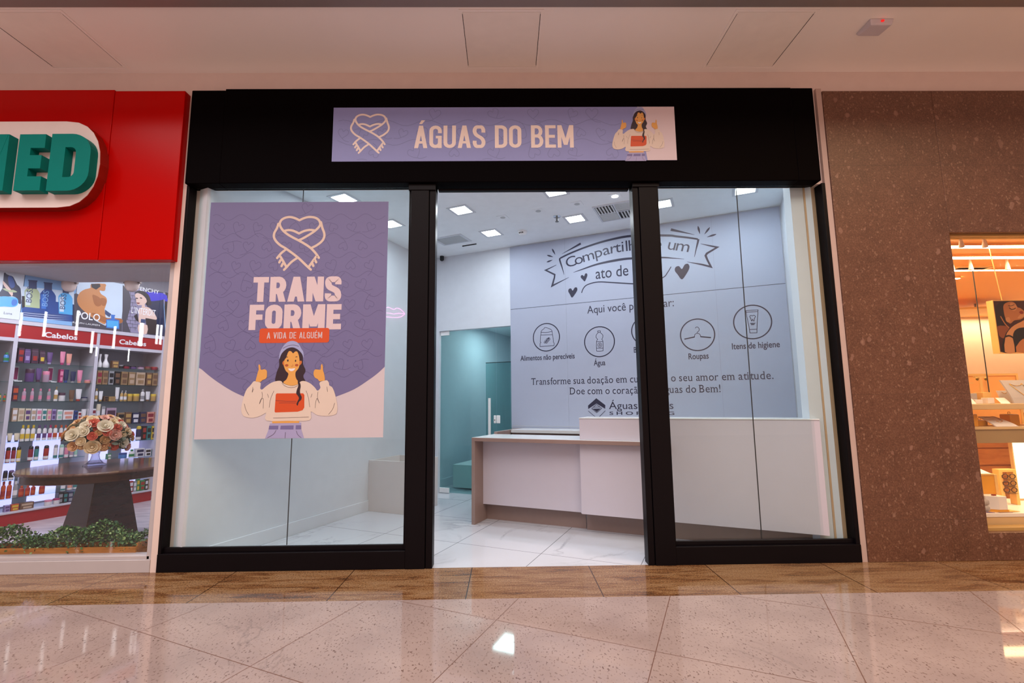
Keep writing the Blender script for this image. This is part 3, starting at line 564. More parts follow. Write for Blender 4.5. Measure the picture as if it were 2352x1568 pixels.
# ================================================================ the white shop: ceiling fittings
ZC = 3.465
def ceiling_light(b, a, label, lit=6.6):
    p = RM(b, a, ZC); t = thing('ceiling_light', label, 'ceiling light', p, 'square led panels in the shop ceiling')
    MB().box(b-.125, b+.125, a-.125, a-.095, ZC-.006, ZC, RM).box(b-.125, b+.125, a+.095, a+.125, ZC-.006, ZC, RM).box(b-.125, b-.095, a-.095, a+.095, ZC-.006, ZC, RM).box(b+.095, b+.125, a-.095, a+.095, ZC-.006, ZC, RM).build('frame', M_white, t)
    MB().box(b-.095, b+.095, a-.095, a+.095, ZC-.004, ZC-.001, RM).build('diffuser', M_lamp, t)
    q = RM(b, a, ZC-.012); area('panel_glow', q, .19, .19, lit, COOL, (0, 0, -PH))
for b, a, lb in ((-2.61, 5.29, 'in the back row before the green glass door'), (-1.48, 5.29, 'in the back row beside the slatted air vent'), (-.48, 5.29, 'in the back row half hidden by the black door post'), (.36, 5.28, 'in the back row topping the glazing by the right wall'),
                 (-3.58, 4.48, 'in the middle row beside the violet poster edge'), (-2.59, 4.48, 'in the middle row at the doorway top'), (-1.46, 4.47, 'in the middle row cut by the doorway head'),
                 (-3.57, 3.68, 'in the front row just above the violet poster'), (-2.59, 3.68, 'in the front row behind the fascia over the doorway'), (-.48, 4.48, 'in the middle row hidden above the doorway')):
    ceiling_light(b, a, f'square white led panel {lb}')
for b, wr in ((-2.25, 'nearest the green glass door'), (-1.80, 'in the middle of the three unlit'), (-1.34, 'next to the slatted air vent')):
    t = thing('recessed_spotlight', f'small unlit square recessed spotlight {wr}', 'spotlight', RM(b, 4.875, ZC), 'unlit recessed spotlights')
    MB().box(b-.06, b+.06, 4.815, 4.935, ZC-.004, ZC, RM).build('bezel', M_ceil, t); MB().lathe([(.032, ZC-.006), (.03, ZC-.004)], b, 4.875, RM, 14).build('lamp', M_grey, t)
t = thing('recessed_spotlight', 'small lit round spotlight shining in a square bezel above the doorway', 'spotlight', RM(-.915, 4.855, ZC))
MB().box(-.98, -.85, 4.79, 4.92, ZC-.004, ZC, RM).build('bezel', M_ceil, t); MB().lathe([(.034, ZC-.007), (.034, ZC-.004)], -.915, 4.855, RM, 16).build('lamp', M_lamp, t)
t = thing('air_vent', 'four-way slatted air conditioning vent next to the black door post', 'air vent', RM(-.98, 5.27, ZC))
b0, b1, a0, a1 = -1.21, -.74, 5.03, 5.52
MB().box(b0, b1, a0, a0+.02, ZC-.012, ZC, RM).box(b0, b1, a1-.02, a1, ZC-.012, ZC, RM).box(b0, b0+.02, a0+.02, a1-.02, ZC-.012, ZC, RM).box(b1-.02, b1, a0+.02, a1-.02, ZC-.012, ZC, RM).box((b0+b1)/2-.008, (b0+b1)/2+.008, a0+.02, a1-.02, ZC-.012, ZC, RM).box(b0+.02, b1-.02, (a0+a1)/2-.008, (a0+a1)/2+.008, ZC-.0125, ZC, RM).build('frame', M_white, t)
MB().box(b0+.02, b1-.02, a0+.02, a1-.02, ZC-.002, ZC-.0005, RM).build('duct_shadow', M_dark, t)
mb = MB(); bm, am = (b0+b1)/2, (a0+a1)/2
for i in range(6):
    u = .045+i*.035; mb.box(b0+u-.018, b0+u-.001, a0+.025, am-.01, ZC-.014, ZC-.003, RM); mb.box(bm+u-.01, bm+u+.006, am+.01, a1-.025, ZC-.014, ZC-.003, RM)
for i in range(8):
    u = .03+i*.025; mb.box(b0+.025, bm-.01, am+u-.014, am+u+.006, ZC-.014, ZC-.003, RM); mb.box(bm+.01, b1-.025, a0+u-.012, a0+u+.006, ZC-.014, ZC-.003, RM)
mb.build('slats', mat('grille_white', 'C2C6C8', .5), t)
t = thing('air_vent', 'flush grey rectangular return grille at the doorway\'s left, behind the square panels', 'air vent', RM(-3.19, 5.29, ZC))
MB().box(-3.42, -2.98, 5.14, 5.165, ZC-.008, ZC, RM).box(-3.42, -2.98, 5.42, 5.445, ZC-.008, ZC, RM).box(-3.42, -3.385, 5.165, 5.42, ZC-.008, ZC, RM).box(-3.015, -2.98, 5.165, 5.42, ZC-.008, ZC, RM).build('frame', M_white, t)
mb = MB()
for i in range(12): mb.box(-3.385, -3.015, 5.167+i*.021, 5.167+i*.021+.015, ZC-.007, ZC-.001, RM)
mb.build('slats', M_grey, t)
t = thing('sprinkler_head', 'chrome fire sprinkler head hanging from the shop ceiling', 'sprinkler', RM(-1.66, 5.13, ZC))
MB().lathe([(.045, ZC-.004), (.05, ZC)], -1.66, 5.13, RM, 18).build('escutcheon', M_chrome, t, smooth=True)
MB().lathe([(.006, ZC-.055), (.012, ZC-.05), (.012, ZC-.004)], -1.66, 5.13, RM, 10).lathe([(.022, ZC-.066), (.02, ZC-.06)], -1.66, 5.13, RM, 12).build('nozzle', mat('steel', '8A8A88', .3, 1), t, smooth=True)
t = thing('smoke_detector', 'white plastic smoke detector with dark slots on the shop ceiling', 'smoke detector', RM(-2.22, 5.41, ZC))
MB().lathe([(.03, ZC-.05), (.05, ZC-.035), (.06, ZC-.012), (.06, ZC)], -2.22, 5.41, RM, 20).build('body', M_plastic, t, smooth=True)
mb = MB()
for i in range(-1, 2): mb.box(-2.22+i*.022-.006, -2.22+i*.022+.006, 5.355, 5.37, ZC-.036, ZC-.026, RM)
mb.build('slots', M_dark, t)
o = MB().box(-3.20, -2.98, 5.565, 5.578, ZC-.012, ZC, RM).build('slot_diffuser', M_dark); tag(o, 'thin dark slot diffuser in the ceiling behind the return grille', 'air vent')
o = MB().lathe([(.008, ZC-.075), (.03, ZC-.06), (.03, ZC)], -3.72, 5.86, RM, 12).build('security_camera', M_dark, smooth=True); tag(o, 'tiny dark security camera in the corner above the glass door', 'camera')
# ================================================================ mural wall
M_mural = mat('mural_board', 'A0A8BC', .65, var=.02); M_ink = mat('mural_ink', '22223A', .5)
mu = thing('wall_mural', 'pale donation mural of two boards with dark navy lettering and icons', 'mural', RM(-.94, 5.9, .93))
MB().box(-2.618, .728, 5.898, 5.907, 2.563, 3.455, RM).build('board', M_mural, mu); MB().box(-2.618, .728, 5.898, 5.907, .935, 2.557, RM).build('board', M_mural, mu)
MB().box(-2.618, .728, 5.903, 5.9075, 2.557, 2.563, RM).build('joint', M_seal, mu); MB().box(-2.6, -1.0, 5.896, 5.902, .96, .966, RM).build('joint', M_grey, mu)
for b in (-1.81, .015): MB().box(b-.001, b+.001, 5.8972, 5.898, .935, 3.455, RM).build('joint', mat('faint_joint', '888E9C', .6), mu)
PM = lambda u, v, l: RM(u, 5.8975-.0006*l, v)
INK = {'ink': M_ink, 'board': M_mural}
mm = lambda x, y: onA(x, y, 5.897); B1 = crop(980, 400, 4.055); B2 = crop(1480, 400, 4.523); B3 = crop(980, 680, 4.055); B4 = crop(1480, 680, 4.523)
g1 = lambda *p: mm(*B1(p)); g2 = lambda *p: mm(*B2(p)); g3 = lambda *p: mm(*B3(p)); g4 = lambda *p: mm(*B4(p))
def sm(pts, n=5): return cat(pts, n)
def taper(n, *ws):
    out = []
    for i in range(n):
        q = i/(n-1)*(len(ws)-1); j = min(int(q), len(ws)-2); out.append(ws[j]+(ws[j+1]-ws[j])*(q-j))
    return out
a = Art(PM, INK)
def st(pts, *ws):
    P = sm(pts); a.stroke(P, taper(len(P), *ws), 'ink', 1)
st([g1(1243, 782), g1(1340, 735), g1(1500, 672), g1(1700, 612), g1(1920, 573), g2(240, 636), g2(330, 645), g2(450, 658), g2(556, 674)], .022, .025, .03, .026, .02)
st([g1(1243, 782), g1(1240, 800), g1(1262, 870), g1(1280, 935)], .026, .02, .004); st([g2(560, 674), g2(557, 700), g2(540, 770), g2(520, 860)], .026, .02, .004)
st([g1(1365, 915), g1(1450, 885), g1(1600, 835), g1(1800, 795), g1(1940, 782), g2(180, 865), g2(300, 872), g2(415, 880)], .003, .02, .032, .026, .016, .003)
a.stroke([g1(1208, 845), g1(1108, 893), g1(1193, 935), g1(1190, 962), g1(1168, 1040), g1(1325, 960)], [.006, .02, .022, .022, .024, .004], 'ink')
a.stroke([g2(585, 722), g2(690, 745), g2(758, 758), g2(650, 822), g2(636, 845), g2(655, 890), g2(692, 962), g2(600, 938), g2(445, 910)], [.004, .018, .022, .024, .024, .022, .024, .02, .004], 'ink')
a.stroke([g1(1260, 742), g1(1435, 645)], [.003, .03], 'ink'); a.stroke([g2(275, 575), g2(520, 628)], [.034, .003], 'ink')
for g, x, y, dx, dy in ((g1, 1183, 722, 14, 26), (g1, 1150, 762, 27, 8), (g1, 1146, 808, 26, -10), (g2, 567, 580, 10, 38), (g2, 652, 588, -26, 34), (g2, 698, 638, -46, 14)):
    p, q = g(x-dx, y-dy), g(x+dx, y+dy); a.stroke([p, ((p[0]*.75+q[0]*.25), (p[1]*.75+q[1]*.25)), ((p[0]+q[0])/2, (p[1]+q[1])/2), q], [.008, .022, .022, .004], 'ink', caps=True)
def heart(c, s, rot):
    P = [(0, -1), (-.5, -.35), (-.85, .2), (-.75, .65), (-.35, .75), (0, .35), (.35, .9), (.75, .95), (.9, .45), (.55, -.3)]
    a.poly([(c[0]+s*(x*math.cos(rot)-y*math.sin(rot)), c[1]+s*(x*math.sin(rot)+y*math.cos(rot))) for x, y in cat(P, 4, True)], 'ink')
heart(g1(1467, 962), .052, .1); heart(g1(1358, 1100), .07, -.12); heart(g2(390, 1012), .095, -.05)
st([g1(1443, 1105), g1(1460, 1062), g1(1500, 1027), g1(1600, 1003), g1(1750, 1010), g1(1940, 1020), mm(1490, 650), g2(195, 1072), g2(240, 1022), g2(278, 960)], .012, .014, .016, .013, .010)
a.build('ribbon_drawing', mu)
a = Art(PM, INK)
for ch, x, y in (('C', 1313.5, 611.4), ('o', 1331, 605.6), ('m', 1353, 598.2), ('p', 1376.5, 590), ('a', 1394.5, 584.6), ('r', 1410, 581), ('t', 1420.3, 579), ('i', 1430.8, 577.4), ('l', 1440, 576.3), ('h', 1453, 574.6), ('a', 1470, 573), ('r', 1486, 572), ('é', 1509, 571.5), ('u', 1541, 573.4), ('m', 1566, 576.8)):
    c = mm(x, y); nx = mm(x+8, y + (-2.4 if x < 1400 else -1.3 if x < 1460 else .6 if x < 1520 else 1.1)); an = math.atan2(nx[1]-c[1], nx[0]-c[0])
    vs, fs = glyphs(ch); xa = (min(p[0] for p in vs)+max(p[0] for p in vs))/2; k = .138/CAPH
    a.mesh(([(c[0]+k*(1.15*(X-xa)*math.cos(an)-Y*math.sin(an)), c[1]+k*(1.15*(X-xa)*math.sin(an)+Y*math.cos(an))) for X, Y in vs], fs), 'ink', 1)
def line(txt, p, q, cap, f=text, **kw): f(a, txt, p[0], q[0], (p[1]+q[1])/2, cap, 'ink', 1, **kw)
a.build('ribbon_lettering', mu); a = Art(PM, INK)
line('ato de amor', g1(1575, 972), mm(1521, 624), .142, off=.004)
a.build('ribbon_lettering', mu); a = Art(PM, INK)
line('Aqui você pode doar:', mm(1349, 719.5), mm(1548, 703.5), .098); a.build('lettering', mu)
for txt, p, q, cap in (('Alimentos não perecíveis', (1195.5, 829), (1320, 822), .068), ('Água', (1364, 839.5), (1390.5, 838), .068), ('Brinquedos', (1456, 810), (1516, 806), .068), ('Roupas', (1581.7, 825), (1628, 823), .068), ('Itens de higiene', (1681.6, 801.8), (1791.7, 797), .068)):
    a = Art(PM, INK); line(txt, mm(*p), mm(*q), cap, off=.012); a.build('caption', mu)
a = Art(PM, INK)
line('Transforme sua doação em cuidado e o seu amor em atitude.', g3(975, 834), g4(1358, 848), .088, f=text_serif); a.build('serif_lettering', mu); a = Art(PM, INK); line('Doe com o coração no Águas do Bem!', g3(1336, 920), g4(812, 990), .088, f=text_serif); a.build('serif_lettering', mu)
def icon(g, cx, cy, rx, ry, w):
    global a
    a = Art(PM, INK); c = g(cx, cy); e = g(cx+rx, cy); s = g(cx-rx, cy); r = (e[0]-s[0])/2; c = ((e[0]+s[0])/2, c[1])
    a.stroke([(c[0]+r*math.cos(2*PI*i/40), c[1]+r*math.sin(2*PI*i/40)) for i in range(40)], w, 'ink', 1, closed=True)
def tr(g, pts, w=.006, closed=False, n=0):
    P = [g(*p) for p in pts]; a.stroke(cat(P, n, closed) if n else P, w, 'ink', 1, closed=closed)
icon(g3, 1115, 382, 122, 122, .013)
tr(g3, [(1065, 330), (1075, 315), (1090, 305), (1100, 292), (1120, 294), (1135, 300), (1158, 310), (1168, 325)], n=3); tr(g3, [(1065, 330), (1062, 362), (1172, 358), (1168, 325)]); tr(g3, [(1066, 336), (1110, 338), (1168, 328)], n=3)
tr(g3, [(1062, 362), (1058, 425), (1064, 430), (1056, 440), (1055, 468), (1185, 460), (1186, 435), (1178, 425), (1182, 420), (1172, 358)]); tr(g3, [(1100, 440), (1140, 385)])
for x, y in ((1108, 415), (1120, 400), (1130, 418), (1118, 432), (1136, 392), (1142, 402), (1100, 428)): tr(g3, [(x-7, y+7), (x-5, y-5), (x+7, y-7), (x+5, y+5)], .005, True)
a.build('flour_bag_icon', mu)
icon(g3, 1610, 423, 139, 133, .013)
tr(g3, [(1597, 332), (1592, 328), (1596, 322), (1616, 322), (1620, 328), (1616, 333), (1616, 338), (1596, 338)], .006, True); tr(g3, [(1598, 338), (1580, 360), (1578, 385), (1592, 402), (1582, 420), (1582, 500), (1590, 512), (1636, 510), (1644, 498), (1642, 420), (1632, 402), (1641, 380), (1638, 358), (1616, 338)], n=2)
tr(g3, [(1582, 424), (1642, 422)]); tr(g3, [(1582, 485), (1644, 484)]); tr(g3, [(1612+19*math.cos(i*PI/8), 455+21*math.sin(i*PI/8)) for i in range(16)], .005, True); tr(g3, [(1612, 442), (1604, 458), (1612, 466), (1620, 458)], .005, True)
a.build('water_bottle_icon', mu)
icon(g3, 2048, 320, 139, 128, .013); tr(g3, [(2005, 370), (2005, 300), (2090, 300), (2090, 370)], .006, True); tr(g3, [(2020, 300), (2048, 262), (2076, 300)]); a.build('toy_icon', mu)
icon(g4, 553, 400, 178, 160, .013)
tr(g4, [(416, 446), (522, 423)], .014); tr(g4, [(584, 420), (692, 430)], .014); tr(g4, [(522, 424), (524, 400), (538, 388), (552, 385), (568, 390), (580, 402), (583, 420)], n=3); tr(g4, [(551, 385), (551, 372), (566, 360), (569, 340), (557, 322), (540, 320), (528, 333)], n=4); a.build('coat_hanger_icon', mu)
icon(g4, 1125, 267, 198, 167, .013)
tr(g4, [(1053, 150), (1180, 142), (1178, 160), (1058, 166)], .006, True); tr(g4, [(1056, 166), (1092, 345), (1096, 382), (1170, 380), (1170, 342), (1179, 160)]); tr(g4, [(1092, 346), (1170, 342)])
tr(g4, [(1095, 215), (1098, 203), (1110, 200), (1122, 205), (1135, 198), (1148, 202), (1152, 215), (1142, 235), (1140, 258), (1132, 255), (1124, 240), (1117, 258), (1110, 250), (1106, 232)], n=2, closed=True)
for y, d in ((279, 28), (288, 22), (296, 16)): tr(g4, [(1126-d, y+2), (1126+d, y)])
a.build('toothpaste_icon', mu)
a = Art(PM, INK); dm = lambda x, y: g3(x, y)
a.poly([dm(1503, 1018), dm(1580, 950), dm(1664, 1014), dm(1662, 1048), dm(1582, 1000), dm(1505, 1050)], 'ink'); tr(dm, [(1505, 1068), (1590, 1140), (1664, 1066)], .006)
tr(dm, [(1537, 1046), (1582, 1008), (1630, 1044), (1584, 1085)], .006, True); a.poly([dm(1545, 1048), dm(1620, 1046), dm(1584, 1078)], 'ink', 1); tr(dm, [(1553, 1034), (1614, 1032)], .006)
a.build('diamond_emblem', mu); a = Art(PM, INK)
line('Águas Claras', mm(1399, 940), mm(1547, 937.8), .088); a.build('emblem_lettering', mu); a = Art(PM, INK); line('S H O P P I N G', mm(1400, 952.8), mm(1549, 951.8), .038, off=.012); a.build('emblem_lettering', mu)
# ================================================================ reception desk and other white furniture
M_panel = mat('white_laminate', 'C2BDC8', .3, var=.02); M_taupe = mat('taupe_laminate', '8E7A74', .4, var=.05, scale=20); M_taupe2 = mat('taupe_edge', '8E766F', .4)
M_lightgrey = mat('pale_grey_top', 'CFD2D4', .25)
dk = thing('reception_desk', 'long white and taupe reception desk with raised counter behind the doorway', 'desk', RM(-.9, 4.9, 0))
MB().box(-2.505, -.47, 4.57, 5.12, .868, .905, RM, 0).build('worktop', M_taupe2, dk, bevel=.002)
MB().box(-2.503, -.48, 4.575, 5.12, .9052, .9075, RM).build('worktop_surface', M_lightgrey, dk)
MB().box(-2.505, -2.465, 4.57, 5.12, 0, .868, RM).build('end_panel', M_taupe, dk, bevel=.002); MB().box(-2.503, -2.46, 5.122, 5.88, 0, .935, RM).build('return_panel', M_taupe, dk, bevel=.002)
MB().box(-2.465, -1.335, 4.76, 4.79, .178, .866, RM).build('front_panel', M_panel, dk, bevel=.002)
MB().box(-1.320, -.47, 4.65, 4.68, .19, .866, RM).box(-.47, .735, 4.65, 4.68, .19, 1.112, RM).build('front_panel', M_panel, dk, bevel=.002)
MB().box(-1.320, -.472, 4.65, 4.68, .908, 1.112, RM).build('raised_panel', M_panel, dk, bevel=.002); MB().box(-1.322, .735, 4.645, 4.98, 1.112, 1.122, RM).build('raised_ledge', M_lightgrey, dk, bevel=.002)
MB().box(-2.465, -1.335, 4.86, 4.88, 0, .178, RM).build('kick_board', M_taupe, dk); MB().box(-1.32, .735, 4.832, 4.86, 0, .19, RM).build('kick_board', M_taupe, dk)
MB().box(-1.335, -1.30, 4.68, 5.10, .19, .866, RM).build('divider', M_panel, dk)
bc = thing('back_counter', 'grey back counter along the mural wall behind the reception desk', 'counter', RM(-1.0, 5.6, 0))
MB().box(-2.45, .735, 5.50, 5.89, .90, .935, RM).build('worktop', M_lightgrey, bc); MB().box(-2.45, .735, 5.53, 5.89, 0, .90, RM).build('body', M_taupe, bc)
cb = thing('storage_box', 'low open-topped white box cabinet against the wall behind the glazing', 'cabinet', RM(-3.67, 4.95, 0))
M_box = mat('off_white_board', 'CFCBCB', .4)
MB().box(-3.978, -3.36, 4.66, 4.68, 0, .60, RM).build('front_panel', M_box, cb, bevel=.002); MB().box(-3.38, -3.36, 4.68, 5.24, 0, .60, RM).build('side_panel', M_box, cb, bevel=.002); MB().box(-3.96, -3.38, 5.22, 5.24, 0, .60, RM).build('rear_panel', M_box, cb); MB().box(-3.96, -3.38, 4.68, 5.22, .02, .04, RM).build('bottom', M_box, cb)
MB().box(-3.96, -3.94, 4.68, 5.22, 0, .60, RM).build('side_panel', M_box, cb)
o = MB().box(-3.76, -2.66, 6.28, 6.95, .02, .355, RM).build('storage_bench', mat('white_bench', 'D4D8D8', .4), bevel=.004); tag(o, 'low white box bench on the floor behind the green glass door', 'bench')
# green glass doorway to the back room
gd = thing('glass_door', 'green tinted frameless glass door with white pull handle and lock', 'door', RM(-3.3, 5.95, 0))
MB().box(-3.775, -2.868, 5.945, 5.955, .012, 2.325, RM).build('door_pane', M_green, gd); MB().box(-2.862, -2.625, 5.945, 5.955, .012, 2.325, RM).build('side_pane', M_green, gd)
hd = MB().tube([RM(-2.957, 5.91, .56), RM(-2.957, 5.91, 1.338)], .019, 12).build('pull_handle', M_plastic, gd, smooth=True)
MB().tube([RM(-2.957, 5.91, .70), RM(-2.957, 5.945, .70)], .008, 8).tube([RM(-2.957, 5.91, 1.18), RM(-2.957, 5.945, 1.18)], .008, 8).build('standoff', M_chrome, hd)
lk = MB().box(-2.905, -2.868, 5.93, 5.945, .99, 1.10, RM).box(-2.862, -2.805, 5.93, 5.945, .99, 1.10, RM).build('lock_case', M_plastic, gd, bevel=.008)
MB().lathe([(.008, 0), (.008, .004)], 0, 0, lambda x, y, z: RM(-2.885+x, 5.93-z, 1.035+y), 10).build('keyhole', M_dark, lk)
MB().box(-3.78, -3.63, 5.935, 5.965, 2.27, 2.333, RM).build('hinge_fitting', M_plastic, gd, bevel=.004); MB().box(-3.78, -3.62, 5.935, 5.965, .006, .075, RM).build('hinge_fitting', M_plastic, gd, bevel=.004)
for b0, b1, aa, zt, lb in ((-3.72, -3.1, 7.3, 1.95, 'first frameless glass screen standing inside the back room'), (-3.3, -2.66, 7.9, 1.95, 'second frameless glass screen further inside the back room')):
    t = thing('reflection_screen', lb, 'glass screen', RM((b0+b1)/2, aa, 0), 'glass screens in the back room')
    MB().box(b0, b1, aa, aa+.008, .002, zt, RM).build('pane', M_green, t); MB().box(b0, b1, aa-.004, aa+.012, zt, zt+.012, RM).build('rail', M_seal, t)  # added panes, their edges stand in for frame lines reflected in the glass
o = MB().box(.722, .739, 5.305, 5.345, 1.665, 1.79, RM).build('wall_latch', M_chrome, bevel=.006); tag(o, 'small metal latch plate on the white wall beside the mural', 'latch')
p = RM(-3.3, 7.4, 2.58); area('back_room_glow', p, .5, .5, 21, (.9, .97, 1.0), (0, 0, -PH))
# ================================================================ drugstore sign and fascia
M_red = mat('red_fascia', 'B40200', .2, spec=.1, var=.06, scale=1.2); M_red2 = mat('red_edge', '8E1A10', .3); M_teal = mat('teal_letters', '00726A', .5, spec=.1); M_pill = mat('sign_white', 'DCCBC8', .4)
struct(MB().box(-9, -3.38, 3.815, 3.92, 2.49, 4.012).build('trim_9', M_red, bevel=.004)); struct(MB().box(-3.379, -2.775, 3.82, 3.92, 2.49, 4.004).build('trim_9', M_red, bevel=.004))
sb = thing('sign_box', 'white pill-shaped drugstore sign with red sides and teal raised letters', 'sign', (-5.2, 3.77, 2.91))
def pill(xl, xr, zb, zt, rx, n=12): 
    rz = (zt-zb)/2; zc = (zt+zb)/2; sup = lambda t: (abs(math.cos(t))**.82*(1 if math.cos(t) >= 0 else -1), abs(math.sin(t))**.92*(1 if math.sin(t) >= 0 else -1))
    return [(xr-rx+rx*sup(-PI/2+PI*i/n)[0], zc+rz*sup(-PI/2+PI*i/n)[1]) for i in range(n+1)] + [(xl+rx+rx*sup(PI/2+PI*i/n)[0], zc+rz*sup(PI/2+PI*i/n)[1]) for i in range(n+1)]
TZ = lambda x, z, y: FC(x, -y, z)
PL = pill(-7.0, -3.367, 2.91, 3.665, .31)
MB().prism(PL, -3.82, -3.735, TZ).build('body', M_red2, sb); MB().prism(PL, -3.735, -3.73, TZ).build('face', M_pill, sb)
def raised(ch, x0, x1, z0, z1, t, w):
    mb = MB(); yf = -3.66
    for g in hglyph(ch, w, t):
        yf += .0006; f = lambda p: (x0+p[0]/w*(x1-x0), z0+p[1]*(z1-z0))
        if g[0] == 'p': mb.prism([f(p) for p in g[1]], -3.73, yf, TZ)
        else:
            tmp = Art(lambda a, b, l: Vector((a, b, 0)), {'x': None}); tmp.stroke(g[1], g[2], 'x', closed=g[3])
            for q in tmp.mb.f: P = [f((tmp.mb.v[i].x, tmp.mb.v[i].y)) for i in q]; mb.prism(P[::-1], -3.73, yf, TZ)
    return mb.build('letter', M_teal, sb)
zt, zb = onY(150, 308, 3.66)[1], onY(150, 437, 3.66)[1]
raised('D', onY(106, 430, 3.66)[0], onY(191, 430, 3.66)[0]+.03, zb, zt, .24, .66); raised('E', onY(31, 430, 3.66)[0], onY(92, 430, 3.66)[0], zb, zt, .26, .56)
raised('M', onY(31, 430, 3.66)[0]-.42, onY(31, 430, 3.66)[0]-.085, zb, zt, .22, .80)
for px in (67, 182, 293):
    x, y = onZ(px, 607, 2.785); i = (67, 182, 293).index(px)
    t = thing('downlight', f'round bright downlight in the drugstore soffit, {("first", "second", "third")[i]} from the street corner', 'downlight', (x, y, 2.79), 'round downlights in the drugstore soffit')
    MB().lathe([(.072, 2.783), (.085, 2.79)], x, y, FC, 22).build('rim', M_white, t); MB().lathe([(.066, 2.780), (.066, 2.783)], x, y, FC, 22).build('lamp', M_lamp, t)
    area('downlight_glow', (x, y, 2.77), .12, .12, 9, (.9, .9, 1.0))
for i, px in enumerate((155, 304)):
    x, y = onZ(px, 648, 2.79); y = 5.69
    t = thing('wall_uplight', f'cream half-bowl uplight fixed at the soffit edge, {("over the perfume bottle poster", "over the dark brick poster")[i]}', 'wall light', (x, y, 2.6), 'half-bowl lights on the soffit')
    MB().lathe([(.02, 2.675), (.045, 2.685), (.068, 2.72), (.076, 2.775), (.07, 2.79)], x, y, FC, 18, m=0).build('bowl', M_pink, t, smooth=True); MB().box(x-.10, x+.10, y-.01, y+.02, 2.775, 2.795).build('bracket', M_metal, t)
area('drugstore_light', tuple(RM(-5.9, 3.9, 3.2)), 2.0, 2.0, 58, (.93, .93, 1.0), (0, 0, -PH))
area('drugstore_front_light', (-4.3, 4.8, 2.77), 1.6, .8, 16, (.93, .93, 1.0))
# ================================================================ drugstore shelving
M_shelfw = mat('shelf_white', 'B9B6C2', .4); M_back = mat('shelf_back_grey', 'A29EA8', .6); M_redb = mat('red_band', '98141A', .35); M_sg = glass('shelf_glass', (.80, .90, .88))
M_lit = mat('lit_panel', 'FFFFFF', .5, emis=(.52, .50, 1.0), strength=1.25); M_ltr = mat('band_lettering', 'D6D6DA', .5)
ZL = [1.785, 1.572, 1.350, 1.125, .90, .675, .485, .285]; ZR = [1.778, 1.560, 1.345, 1.045, .817, .595, .37]
def bay(a0, a1, zs, label, txt, lit):
    t = thing('shelving_unit', label, 'shelving', RM(-7.42, (a0+a1)/2, 0), 'drugstore wall shelving')
    MB().box(-7.60, -7.24, a0-.018, a0+.018, .1, 2.27, RM).build('upright', M_shelfw, t); MB().box(-7.60, -7.585, a0+.018, a1-.018, .14, 2.06, RM).build('back_panel', M_back, t)
    MB().box(-7.60, -7.20, a0-.018, a1-.018, .125, .14, RM).build('base_shelf', M_shelfw, t); MB().box(-7.60, -7.21, a0-.018, a1-.018, 0, .125, RM).build('kick_board', M_redb, t)
    bd = MB().box(-7.60, -7.235, a0+.018, a1-.018, 2.06, 2.215, RM).build('header_band', M_redb, t); MB().box(-7.60, -7.225, a0-.018, a1-.018, 2.215, 2.26, RM).build('top_rail', M_shelfw, t); MB().box(-7.60, -7.235, a0+.018, a1-.018, 2.02, 2.06, RM).build('lower_rail', M_shelfw, t)
    for z in zs: MB().box(-7.585, -7.25, a0+.018, a1-.018, z-.008, z, RM).build('shelf', M_sg, t)
    for q in lit: MB().box(-7.584, -7.578, q[0], q[1], .16, .96, RM).build('light_panel', M_lit, t)
    if txt: ar = Art(lambda u, v, l: RM(-7.2345+.0005*l, u, v), {'ink': M_ltr}); text(ar, 'Cabelos', txt[0], txt[1], 2.098, .06, 'ink', 1, off=.025); ar.build('lettering', bd)
bay(1.78, 2.553, ZL, 'red and white drugstore shelving bay cut by the photo edge', None, [(2.2, 2.5)])
bay(2.553, 3.318, ZL, 'drugstore shelving bay of shampoos and sprays behind the round table', (2.79, 3.10), [(2.58, 2.80), (2.93, 3.19)])
bay(3.318, 4.092, ZR, 'drugstore shelving bay of hair dye boxes beside the cream pilaster', (3.545, 3.865), [(3.40, 3.70), (3.86, 4.07)])
MB_ = MB().box(-7.60, -7.24, 4.074, 4.11, .1, 2.27, RM).build('end_upright', M_shelfw); tag(MB_, 'tall white end post of the drugstore shelving', 'shelving post')
